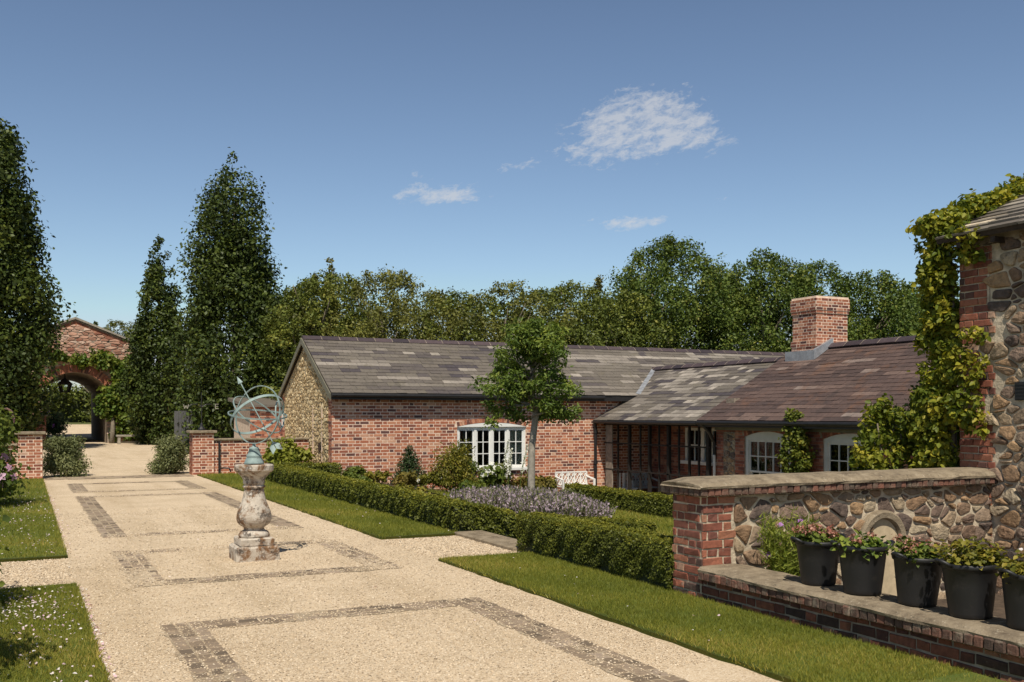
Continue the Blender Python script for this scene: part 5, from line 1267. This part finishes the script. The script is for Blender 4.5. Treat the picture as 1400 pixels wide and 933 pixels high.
for k, (x, y, w_, h, m_, lab) in enumerate([(6.6, 21.4, .9, .40, 'leaf_green', 'low green plant in the bed just behind the far part of the long hedge'), (7.2, 19.3, .9, .36, 'leaf_shrub', 'low yellowish plant in the bed behind the middle of the long hedge'),
        (6.7, 17.6, .8, .34, 'leaf_grey', 'low greyish plant in the bed behind the long hedge, before the lavender'), (8.0, 18.6, .8, .40, 'leaf_green', 'leafy plant in the bed between lavender and lime green shrub')]):
    bush('green_mound', lab, 'plant', (x, y, z_(x, y)), w_, h, 900, .07, M[m_], 310+k, LEAF, 2, 'low', 14)
# flower spires in front of the window
def spires():
    r = np.random.default_rng(220); t = thing('flower_spires', 'thin pale flower spires standing in front of the white window', 'plant', (10.95, 23.0, z_(11, 23)))
    for (x, y, h, lean) in [(10.85, 22.7, 1.5, .22), (11.15, 22.9, 1.3, .10), (11.5, 23.0, 1.45, .28), (11.75, 23.1, 1.55, .2), (11.35, 23.2, 1.1, .0)]:
        s = MB(); P = []; zb = gz(x, y); s.tube([(x, y, zb), (x+lean*.4, y, zb+h*.6), (x+lean, y, zb+h)], [.012, .009, .004], 5); st = s.build('stem', M['leaf_green'], t)
        for k in range(120):
            u = r.uniform(.5, 1); P.append((x+lean*u**1.4+r.normal(0, .022*(1.4-u)), y+r.normal(0, .03*(1.3-u)), zb+h*u))
        P = np.array(P); n = len(P); T, B, Nn = frames(r.normal(size=(n, 3)), None, r)
        V, F, q = scatter(LEAF, P, T, B, Nn, .05*(.7+.6*r.random(n)), r.random(n)); mesh_np('flower_spike', V, F, M['whitefl'], q, parent=st)
spires()
# lavender round the young tree
def lavender():
    r = np.random.default_rng(230); n = 9500; cx, cy = 8.05, 15.5
    a = r.uniform(0, 6.28, n); q = np.sqrt(r.random(n)); x = cx+1.22*q*np.cos(a)*(1+.12*np.sin(3*a)); y = cy+1.55*q*np.sin(a)
    ok = x > 5.95; x, y, q = x[ok], y[ok], q[ok]; n = len(x); zb = np.array([gz(p, s) for p, s in zip(x, y)])
    h = (.66-.16*q**2)*(.55+.65*r.random(n)); tuft = np.stack([np.floor(x/.35), np.floor(y/.4)], 1)
    out = np.stack([(x-(tuft[:, 0]+.5)*.35)*1.5, (y-(tuft[:, 1]+.5)*.4)*1.5, np.ones(n)], 1)+.22*r.normal(size=(n, 3)); out /= np.linalg.norm(out, axis=1, keepdims=True)
    P = np.stack([x, y, zb], 1); Nn = np.cross(out, r.normal(size=(n, 3))); T, B, Nn = frames(Nn, out)
    v1, f1, r1 = scatter(TRI, P, T, B, Nn, h, r.random(n))
    tip = P+T*(h*.72)[:, None]; m = n
    parts = []
    for k in range(3):
        pk = tip+T*(h*.09*k)[:, None]; N2 = r.normal(size=(m, 3)); t2, b2, n2 = frames(N2, T+.5*r.normal(size=(m, 3))); parts.append(scatter(KITE, pk, t2, b2, n2, .052*(.7+.6*r.random(m)), r.random(m)))
    t = thing('lavender_patch', 'soft mass of mauve lavender round the foot of the young tree', 'lavender', (cx, cy, gz(cx, cy)))
    tag(mesh_np('leaves', v1, f1, M['leaf_grey'], r1, parent=t), kind='stuff'); V, F, q = join(parts); tag(mesh_np('flower_spikes', V, F, M['lavender'], q, parent=t), kind='stuff')
lavender()
# soil of the flower bed along the cottage
sheet('flower_bed_soil', 5.75, 8.6, 12.9, 25.06, -.008, M['soil'], .35, gz)
sheet('wall_bed_soil', 8.6, 14.9, 22.5, 25.06, -.008, M['soil'], .35, gz)
sheet('veranda_path', 14.0, 15.3, 12.0, 25.06, .0, M['gravel'], .4, gz)

# bushes by the gate
bush('grey_bush', 'silvery green bush just right of the left gate pillar', 'bush', (.98, 28.3, 0), 1.3, 1.0, 9000, .07, M['leaf_grey'], 240, NARROW, 6, 'upright', 80)
bush('grey_bush', 'silvery green bush leaning against the right gate pillar', 'bush', (3.6, 28.2, 0), 1.15, 1.0, 8000, .07, M['leaf_grey'], 241, NARROW, 6, 'upright', 76)
bush('yew_shrub', 'dark round yew shrub in the shade at the left of the gatehouse arch', 'shrub', (1.15, 55.5, 0), 1.7, 1.85, 3000, .13, M['leaf_yew'], 242, KITE, 4, 'dome', 40, (M['violet'], 10, .12, 1.1))
bush('pink_mallow', 'tall pink flowered mallow bush at the left edge in front of the brick wall', 'bush', (-.72, 19.2, .02), 1.5, 1.78, 7500, .075, M['leaf_green'], 243, LEAF, 8, 'upright', 64, (M['pink'], 40, .085, 1.15))
bush('pink_mallow', 'nearer pink mallow bush at the left edge shading the lawn, mostly out of view', 'bush', (-.95, 8.95, .02), 1.55, 1.95, 6000, .07, M['leaf_green'], 244, LEAF, 8, 'upright', 64, (M['pink'], 20, .06, 1.1))
bush('leafy_shrub', 'shrub at the lower left edge throwing dark shade on the near lawn', 'shrub', (-.82, 6.7, .02), 1.35, 1.75, 4200, .07, M['leaf_green'], 245, LEAF, 6, 'upright', 30)
def far_hedge():
    r = np.random.default_rng(250); t = thing('field_hedge', 'big green hedge seen through the gatehouse passage', 'hedge', (3, 93, gz(3, 93))); zb = gz(3, 93)
    cs = [(x, 93+r.normal(0, .5), zb+z) for x in np.arange(-8, 14, .7) for z in (.6, 1.4, 2.2, 2.8+.3*math.sin(x))]
    V, F, q = clump_leaves(cs, [.85]*len(cs), 12000, .30, r, KITE); mesh_np('foliage', V, F, M['leaf_wood'], q, parent=t)
    c = MB(); c.box(-8, 14, 92.6, 93.6, zb-.3, zb+2.6); c.build('twig_core', M['hedgecore'], t)
far_hedge()

# climbers --------------------------------------------------------------------
def climber(name, label, cat, base, cs, cr, n, ls, mat, seed, tmpl=LEAF, stem=None, up=.35, bias=None):
    r = np.random.default_rng(seed); t = thing(name, label, cat, base)
    if stem:
        mb = MB()
        for pts, rad in stem: mb.tube(pts, rad, 7)
        mb.build('stem', M['bark'], t, smooth=True)
    V, F, q = clump_leaves(cs, cr, n, ls, r, tmpl, squash=1.0, up=up, rand=.6, fill=2.0); mesh_np('foliage', V, F, mat, q, parent=t)
    return t
def arch_vine():
    r = random.Random(260); cs = []; cr = []
    for k in range(70):          # band over the arch
        x = r.uniform(-.2, 5.6); cs.append((x, 59.75, 4.75+.25*math.sin(x*2)+r.uniform(-.35, .35)-.25*max(0, x-3))); cr.append(r.uniform(.16, .32))
    for k in range(150):         # curtain down the right jamb
        z = r.uniform(.3, 4.8); x = 4.55+r.uniform(-.15, 1.7)+.25*math.sin(z*2.1)-(.35 if 1.5 < z < 3 else 0); cs.append((x, 59.65+r.uniform(-.2, .2), z)); cr.append(r.uniform(.2, .36))
    climber('climbing_vine', 'yellow green vine draping over the gatehouse arch and down its right side', 'climber', (4.6, 59.6, 0), cs, cr, 9000, .20, M['leaf_archvine'], 261, LEAF, [([(4.45, 59.3, -.1), (4.5, 59.35, .6), (4.55, 59.7, 1.6)], [.16, .13, .08])])
arch_vine()
def house_vine():
    r = random.Random(270); cs = []; cr = []
    for k in range(230):         # up the corner
        z = r.uniform(.8, 3.7); cs.append((8.82+.06*math.sin(z*3.3)+r.uniform(-.16, .10), 7.46+r.uniform(-.12, .25), z)); cr.append(r.uniform(.06, .13))
    for k in range(190):         # along the verge of the roof
        u = r.random(); cs.append((8.66+u*2.3+r.uniform(-.08, .08), 7.42+r.uniform(-.12, .18), 3.48+u*1.04+r.uniform(-.06, .13)+.05*math.sin(u*9))); cr.append(r.uniform(.055, .11))
    for (x, z) in [(8.66, 2.05), (8.66, 1.95), (8.64, 1.62), (8.66, 1.56), (8.68, 2.2), (8.68, 2.4), (8.62, 1.75), (8.58, 1.68), (8.6, 1.6), (8.66, 3.28), (8.64, 3.4), (8.62, 3.5)]:      # sprays reaching over the quoin
        for j in range(4): cs.append((x+r.uniform(-.03, .03), 7.22-j*.09+r.uniform(-.04, .04), z+r.uniform(-.07, .07)-.02*j)); cr.append(.075)
    climber('house_vine', 'golden green vine climbing the corner and roof verge of the stone house', 'climber', (8.62, 7.5, -.3), cs, cr, 19000, .060, M['leaf_vine'], 271, LEAF, [([(8.88, 7.42, -.4), (8.86, 7.40, .8), (8.88, 7.42, 2), (8.84, 7.40, 3.2)], [.045, .04, .03, .015])])
house_vine()
def wing_shrub():
    r = random.Random(280); cs = []; cr = []
    for k in range(130):
        u = r.random(); a = r.uniform(0, 6.28); q = math.sqrt(r.random()); cs.append((9.25+.85*q*math.cos(a)+.12*u, 8.25+.5*q*math.sin(a), .35+1.75*u-.5*u*q)); cr.append(r.uniform(.09, .18))
    climber('spreading_shrub', 'wide lobed leaf shrub with golden tips behind the garden wall, against the stone house', 'shrub', (9.22, 8.25, -.6), cs, cr, 11000, .058, M['leaf_vine'], 281, LEAF,
            [([(9.22+dx, 8.25, -.6), (9.22+dx*2, 8.25, .6), (9.25+dx*3, 8.25, 1.5)], [.03, .02, .008]) for dx in (-.2, -.08, .05, .18)])
wing_shrub()
def rose():
    r = random.Random(290); cs = []; cr = []
    for k in range(110):
        z = r.uniform(-.4, 1.62); w_ = .42*(1-.55*max(0, z-.2)/1.4); cs.append((15.12+r.uniform(-.12, .12), 16.72+r.uniform(-w_, w_), z)); cr.append(r.uniform(.08, .15))
    climber('climbing_rose', 'narrow leafy climbing rose on the wing wall between the two sash windows', 'climber', (15.15, 16.7, -.95), cs, cr, 5200, .07, M['leaf_rose'], 291, LEAF, [([(15.2, 16.7, -1), (15.15, 16.75, .2), (15.15, 16.7, 1.4)], [.03, .022, .01])])
rose()
bush('golden_plant', 'small yellow plant peeping over the garden wall beneath the right sash window', 'plant', (11.6, 11.9, gz(11.6, 11.9)), 1.0, 1.25, 1200, .08, M['leaf_yellow'], 295, LEAF, 4, 'upright', 20)
def cosmos():
    r = np.random.default_rng(300); rr = random.Random(300); b = Vector((5.84, 6.60, -.2)); t = thing('feathery_plant', 'feathery lime green plant with a few violet flowers growing against the rubble wall', 'plant', b); s = MB(); P = []; D = []; tips = []
    for k in range(34):
        a = rr.uniform(0, 6.28); L = rr.uniform(.55, .98); d = Vector((math.cos(a)*.27, math.sin(a)*.13-.05, 1)).normalized(); e = b+d*L; s.tube([b+Vector((rr.uniform(-.08, .08), rr.uniform(-.05, .05), 0)), b.lerp(e, .5), e], [.005, .004, .002], 4); tips.append(e)
        for j in range(170):
            u = rr.uniform(.22, 1.0); P.append(b.lerp(e, u)+Vector((rr.gauss(0, .035), rr.gauss(0, .03), rr.gauss(0, .02)))); D.append((rr.gauss(0, .8), rr.gauss(0, .7), rr.uniform(.2, 1.2)))
    s.build('stems', M['leaf_fern'], t); P = np.array(P); n = len(P); T = np.array(D); T /= np.linalg.norm(T, axis=1, keepdims=True); B = np.cross(T, r.normal(size=(n, 3))); B /= np.linalg.norm(B, axis=1, keepdims=True)
    V, F, q = scatter(TRI, P, T, B, np.cross(T, B), .075*(.6+.8*r.random(n)), r.random(n)); mesh_np('foliage', V, F, M['leaf_fern'], q, parent=t)
    parts = []
    for p in [Vector((5.80, 6.60, .66)), Vector((5.66, 6.58, .42)), Vector((6.02, 6.6, .68))]:
        m = 7; an = np.arange(m)*2*math.pi/m; n0 = np.array([[-.4, -.8, .4]]); t0, b0, n0 = frames(n0, None, r); T = np.cos(an)[:, None]*t0+np.sin(an)[:, None]*b0; T, B, Nn = frames(np.tile(n0, (m, 1)), T)
        V, F, q = scatter(LEAF, np.tile(np.array(p), (m, 1)), T, B, Nn, np.full(m, .03), r.random(m)); mesh_np('flower', V, F, M['violet'], q, parent=t)
cosmos()

# =================================================================== SUNDIAL
SX, SY = 2.31, 11.18
def pedestal():
    t = thing('stone_pedestal', 'weathered baluster pedestal of lichened stone standing on the gravel drive', 'pedestal', (SX, SY, 0))
    q = random.Random(3); p = MB()
    def rough(x, y, z0, z1, b):
        base = len(p.v); p.bbox(SX-x, SX+x, SY-y, SY+y, z0, z1, b)
        for i in range(base, len(p.v)): v = p.v[i]; p.v[i] = (v[0]+q.uniform(-.007, .007), v[1]+q.uniform(-.007, .007), v[2]+q.uniform(-.005, .005))
    rough(.232, .232, -.02, .155, .018); p.build('plinth', M['pedestal'], t)
    p = MB(); rough(.188, .188, .157, .245, .014); p.build('upper_plinth', M['pedestal'], t)
    b = MB()
    prof = [(.165, .247), (.17, .265), (.163, .29), (.150, .305), (.128, .315), (.112, .325), (.108, .345), (.125, .362), (.15, .375), (.176, .405), (.190, .445), (.190, .485), (.178, .53), (.155, .585), (.132, .645), (.116, .705), (.108, .765), (.106, .785),
            (.122, .792), (.122, .812), (.108, .817), (.108, .828), (.118, .834), (.118, .848), (.118, .875), (.132, .905), (.158, .935), (.178, .955), (.180, .962)]
    b.lathe(prof, (SX, SY, 0), 40, jit=.012, rng=q); b.build('baluster', M['pedestal'], t, smooth=True)
    c = MB(); c.lathe([(.190, .963), (.200, .972), (.212, .985), (.214, 1.035), (.205, 1.047), (.03, 1.05)], (SX, SY, 0), 40, jit=.006, rng=q); c.build('top_slab', M['pedestal'], t, smooth=False)
pedestal()
def armillary():
    c = Vector((SX+.04, SY, 1.60)); t = thing('armillary_sphere', 'verdigris copper armillary sundial of open rings pierced by an arrow, standing on the pedestal', 'sundial', (SX, SY, 1.05))
    b = MB(); b.lathe([(.108, 1.052), (.108, 1.066), (.098, 1.085), (.086, 1.115), (.080, 1.125), (.084, 1.132), (.084, 1.146), (.074, 1.156), (.062, 1.19), (.054, 1.215), (.056, 1.222), (.048, 1.235), (.02, 1.245), (.016, 1.285)], (SX, SY, 0), 32); b.build('bell_base', M['verdigris'], t, smooth=True)
    # basis along the viewing line on this day of building: r right, u up, f away
    f = Vector((.2, .98, 0)).normalized(); r_ = Vector((f.y, -f.x, 0)); u = Vector((0, 0, 1))
    def ring(name, n, R_, wd, th, ctr=None):
        n = (r_*n[0]+u*n[1]-f*n[2]).normalized(); a = n.cross(Vector((0, 0, 1)));
        a = a.normalized() if a.length > .05 else Vector((1, 0, 0)); bb = n.cross(a); m = MB(); K = 72; o = ctr or c
        for k in range(K):
            tt = 2*math.pi*k/K; d = a*math.cos(tt)+bb*math.sin(tt)
            m.v += [tuple(o+d*(R_-th)+n*wd), tuple(o+d*(R_+th)+n*wd), tuple(o+d*(R_+th)-n*wd), tuple(o+d*(R_-th)-n*wd)]
        for k in range(K):
            for s in range(4): m.f.append([k*4+s, k*4+(s+1) % 4, ((k+1) % K)*4+(s+1) % 4, ((k+1) % K)*4+s]); m.mi.append(0); m.r.append(.5)
        m.build(name, M['verdigris'], t)
    ax = (r_*-.42+u*.80+f*.30).normalized(); axn = (-.42, .80, -.30)
    ring('meridian_ring', (-.69, .17, .70), .325, .008, .0045); ring('horizon_ring', (.05, .985, .16), .318, .008, .0045)
    ring('equator_ring', (-.40, .74, -.55), .312, .015, .003); ring('colure_ring', (.52, .74, .38), .305, .007, .004); ring('small_ring', (.92, .1, .30), .15, .007, .0035, c+r_*.24)
    g = MB(); g.tube([c-ax*.40, c+ax*.42], .0065, 8)
    tip = c+ax*.42; s = ax.cross(f).normalized(); g.raw([tip+ax*.09, tip+s*.028, tip-s*.028, tip+f*.012, tip-f*.012], [(0, 1, 3), (0, 3, 2), (0, 2, 4), (0, 4, 1), (1, 4, 2, 3)])
    tl = c-ax*.36
    for sg in (1, -1): g.raw([tl+s*sg*.004-f*.004, tl+s*sg*.06-ax*.05-f*.004, tl+s*sg*.06-ax*.13-f*.004, tl+s*sg*.004-ax*.09-f*.004, tl+s*sg*.004+f*.004, tl+s*sg*.06-ax*.05+f*.004, tl+s*sg*.06-ax*.13+f*.004, tl+s*sg*.004-ax*.09+f*.004], [(0, 1, 2, 3), (7, 6, 5, 4), (0, 4, 5, 1), (1, 5, 6, 2), (2, 6, 7, 3), (3, 7, 4, 0)])
    g.build('arrow', M['verdigris'], t)
armillary()
# =================================================================== WEATHER VANE, TAP
def vane():
    x, y, z = 4.31, 27.57, 1.176; t = thing('weather_vane', 'thin iron weather vane with white W and E letters above the right gate pillar', 'weather vane', (x, y, z))
    p = MB(); p.tube([(x, y, z), (x, y, z+1.02)], .012, 8); p.lathe([(.10, 0), (.10, .03), (.05, .10), (.03, .18), (.015, .2)], (x, y, z+.002), 14); p.build('pole', M['black'], t)
    a = MB()
    for sg in (-1, 1):
        a.tube([(x, y, z+.62), (x+sg*.12, y, z+.70), (x+sg*.25, y, z+.70), (x+sg*.33, y, z+.64)], .009, 6)
        a.tube([(x, y, z+.62), (x, y+sg*.2, z+.68), (x, y+sg*.36, z+.64)], .009, 6)
    a.build('arms', M['black'], t)
    def bars(segs, cx, name):
        m = MB()
        for (x0, z0, x1, z1) in segs: m.tube([(cx+x0*.8, y, z+.58+z0*.8), (cx+x1*.8, y, z+.58+z1*.8)], .012, 6)
        m.build(name, M['barkpale'], t)
    bars([(-.08, .14, -.045, 0), (-.045, 0, 0, .10), (0, .10, .045, 0), (.045, 0, .08, .14)], x-.40, 'letter_w')
    bars([(-.05, 0, -.05, .15), (-.05, .15, .05, .15), (-.05, .075, .035, .075), (-.05, 0, .05, 0)], x+.40, 'letter_e')
vane()
def tap():
    t = thing('water_tap', 'black upright water pipe with a bent tap against the brick court wall', 'tap', (4.72, 27.28, 0)); m = MB()
    m.tube([(4.72, 27.28, 0), (4.72, 27.28, .88)], .028, 8); m.build('pipe', M['black'], t)
    s = MB(); s.tube([(4.72, 27.25, .16), (4.82, 27.12, .18), (4.94, 27.08, .17), (4.98, 27.08, .08)], .022, 8); s.build('spout', M['black'], t)
tap()
# =================================================================== GARDEN SEATS
def lattice_bench(label, x0, x1, y, zb, dark=False):
    t = thing('lattice_bench', label, 'bench', ((x0+x1)/2, y, zb), 'white lattice garden benches'); mat = M['white'] if not dark else M['offwhite']; H = .84  # dark: greyer copy of the white paint, veranda shade put into the colour
    b = MB(); r_ = .018
    for z in (.48, H-.02): b.box(x0, x1, y-r_, y+r_, zb+z-r_, zb+z+r_)
    n = 5
    for i in range(n+1): X = x0+(x1-x0)*i/n; b.box(X-r_, X+r_, y-r_*.9, y+r_*.9, zb+.48, zb+H-.02)
    for i in range(n):
        a, c = x0+(x1-x0)*i/n, x0+(x1-x0)*(i+1)/n; m_ = (a+c)/2; z0, z1, zm = zb+.48, zb+H-.02, zb+.69
        for p, q in (((a, zm), (m_, z1)), ((m_, z1), (c, zm)), ((a, zm), (m_, z0)), ((m_, z0), (c, zm)), ((a, z0), (c, z1)), ((a, z1), (c, z0))): b.tube([(p[0], y, p[1]), (q[0], y, q[1])], .012, 4)
    b.build('backrest', mat, t)
    s = MB()
    for k in range(5): s.box(x0, x1, y-.45+k*.085, y-.385+k*.085, zb+.42, zb+.445)
    s.build('seat', mat, t)
    for (X, Yy, hh) in ((x0, y, .48), (x1, y, .48), (x0, y-.43, .64), (x1, y-.43, .64)): l = MB(); l.box(X-.025, X+.025, Yy-.025, Yy+.025, zb, zb+hh); l.build('leg', mat, t)
    for X in (x0, x1): a = MB(); a.tube([(X, y, zb+.70), (X, y-.44, zb+.62)], .026, 6); a.build('armrest', mat, t)
lattice_bench('white lattice back garden bench in full sun against the cottage wall', 13.42, 14.42, 24.5, gz(13.9, 24.5))
lattice_bench('white lattice back garden bench in the shade under the veranda', 15.95, 16.85, 24.85, -.98, True)
def slat_chair():
    t = thing('slatted_chair', 'small white slatted chair at the near end of the veranda wall', 'chair', (15.72, 24.6, -.98)); 
    s = MB(); s.box(15.55, 15.95, 24.2, 24.6, -.56, -.53); s.build('seat', M['white'], t); b = MB()
    for k in range(3): b.box(15.56+k*.15, 15.63+k*.15, 24.6, 24.63, -.6, -.10)
    b.build('backrest', M['white'], t)
    for (x, y) in ((15.57, 24.22), (15.9, 24.22), (15.57, 24.6), (15.9, 24.6)): l = MB(); l.box(x-.02, x+.02, y-.02, y+.02, -.98, -.56); l.build('leg', M['white'], t)
slat_chair()
# =================================================================== BUCKETS ON THE WALL
def bucket_proto():
    t = thing('black_bucket', 'x', 'bucket', (0, 0, 0), 'black planting buckets on the low wall'); h = .335
    b = MB(); b.lathe([(.122, 0), (.126, .006), (.128, .03), (.137, .10), (.149, .20), (.160, .295), (.164, .30), (.170, .302), (.174, .312), (.174, .328), (.168, .335), (.160, .335), (.156, .325), (.150, .25)], (0, 0, 0), 44); b.build('body', M['bucket'], t, smooth=True)
    s = MB(); s.lathe([(.10, .262), (.152, .268)], (0, 0, 0), 24); s.build('soil', M['soil'], t)
    for sg in (-1, 1):
        m = MB(); pts = []
        for k in range(9): a = math.pi*k/8; pts.append((sg*(.165+.055*math.sin(a)), -.055*math.cos(a), .322+.035*math.sin(a)))
        m.tube(pts, .012, 8); m.tube([(sg*.166, -.055, .324), (sg*.166, .055, .324)], .011, 8); m.build('handle', M['bucket'], t, smooth=True)
    return t
BK = [(5.43, 5.76, .45), (5.42, 5.31, .25), (5.44, 4.84, .6), (5.42, 4.40, .35), (5.44, 4.0, .5)]
BL = ['black bucket farthest along the low wall, holding faded pink flowers', 'black bucket second from the brick pier, holding dark rounded leaves', 'black bucket in the middle of the row, holding sparse brownish pink heads',
      'black bucket fourth from the brick pier, with bushy pale green foliage', 'black bucket cut by the right edge, nearest the viewer on the low wall']
proto = bucket_proto(); ZB = .316
def copy_tree(o, parent=None):
    c = o.copy(); col.objects.link(c); c.parent = parent
    for ch in list(o.children): copy_tree(ch, c)
    return c
for i, ((x, y, a), lab) in enumerate(zip(BK, BL)):
    o = proto if i == 0 else copy_tree(proto)
    o.location = (x, y, ZB+.002); o.rotation_euler = ((.012, -.02, .016, -.01, .02)[i], (-.018, .012, .022, -.015, .01)[i], a-R(26)-.15); o.scale = ((1, 1.03, .98, 1.02, 1)[i],)*3; o['label'] = lab
def pot_plant(i, label, n, ls, mat, h, flowers, seed, spread=.17, tmpl=LEAF, nst=22):
    x, y, _ = BK[i]; b = Vector((x, y, ZB+.27)); r = np.random.default_rng(seed); rr = random.Random(seed); t = thing('potted_plant', label, 'potted plant', b, 'plants in the black buckets'); s = MB(); P = []; Nn = []; tips = []
    for k in range(nst):
        a = rr.uniform(0, 6.28); q = math.sqrt(rr.random())*spread; e = b+Vector((q*math.cos(a), q*math.sin(a), h*rr.uniform(.55, 1)*(1-.35*q/spread))); g = b+Vector((q*.5*math.cos(a), q*.5*math.sin(a), 0)); s.tube([g, g.lerp(e, .6), e], [.004, .003, .002], 4); tips.append(e)
        for j in range(n//nst):
            u = rr.uniform(.25, 1.05); P.append(g.lerp(e, u)+Vector((rr.gauss(0, .028), rr.gauss(0, .028), rr.gauss(0, .014)))); Nn.append((math.cos(a)*.4+rr.gauss(0, .5), math.sin(a)*.4+rr.gauss(0, .5), .9))
    s.build('stems', M['leaf_green'], t); P = np.array(P); T, B, N2 = frames(np.array(Nn), None, r)
    V, F, q = scatter(tmpl, P, T, B, N2, ls*(.65+.7*r.random(len(P))), r.random(len(P))); mesh_np('foliage', V, F, mat, q, parent=t)
    if flowers:
        fm, fn, fs = flowers
        for k in range(fn):
            P = []; p = tips[k % len(tips)]+Vector((rr.gauss(0, .02), rr.gauss(0, .02), .02))
            for j in range(26): P.append(p+Vector((rr.gauss(0, .018), rr.gauss(0, .018), rr.gauss(0, .012))))
            P = np.array(P); T, B, N2 = frames(r.normal(size=P.shape)+np.array([0, 0, .6]), None, r); V, F, q = scatter(LEAF, P, T, B, N2, fs*(.6+.8*r.random(len(P))), r.random(len(P))); mesh_np('flower_head', V, F, fm, q, parent=t)
pot_plant(0, 'plant with faded red pink flower heads in the bucket farthest along the wall', 420, .042, M['leaf_green'], .20, (M['rust'], 12, .022), 401)
pot_plant(1, 'low dark plant with rounded leaves in the second bucket from the pier', 420, .052, M['leaf_young'], .17, (M['rust'], 3, .018), 402)
pot_plant(2, 'plant with sparse brown pink heads in the middle bucket', 380, .042, M['leaf_green'], .20, (M['rust'], 8, .018), 403)
pot_plant(3, 'bushy pale green plant in the fourth bucket from the pier', 800, .038, M['leaf_shrub'], .27, None, 404, .19, LEAF, 34)
pot_plant(4, 'yellowish green plant with a pale pink bloom in the bucket nearest the right edge', 560, .040, M['leaf_shrub'], .20, (M['palepink'], 2, .03), 405)
mb = MB()
bricks(mb, (6.4, 4.6, -.2), (1, 0, 0), Z_, NY, .5, .26, rng, 0, cham=.006, proud=.02); mb.box(6.4, 6.9, 4.605, 4.83, -.21, .06, 1)
tag(mb.build('brick_stack', [M['brick_near'], M['mortar_old']]), 'small low block of red brickwork standing in the bed behind the black buckets', 'brickwork')
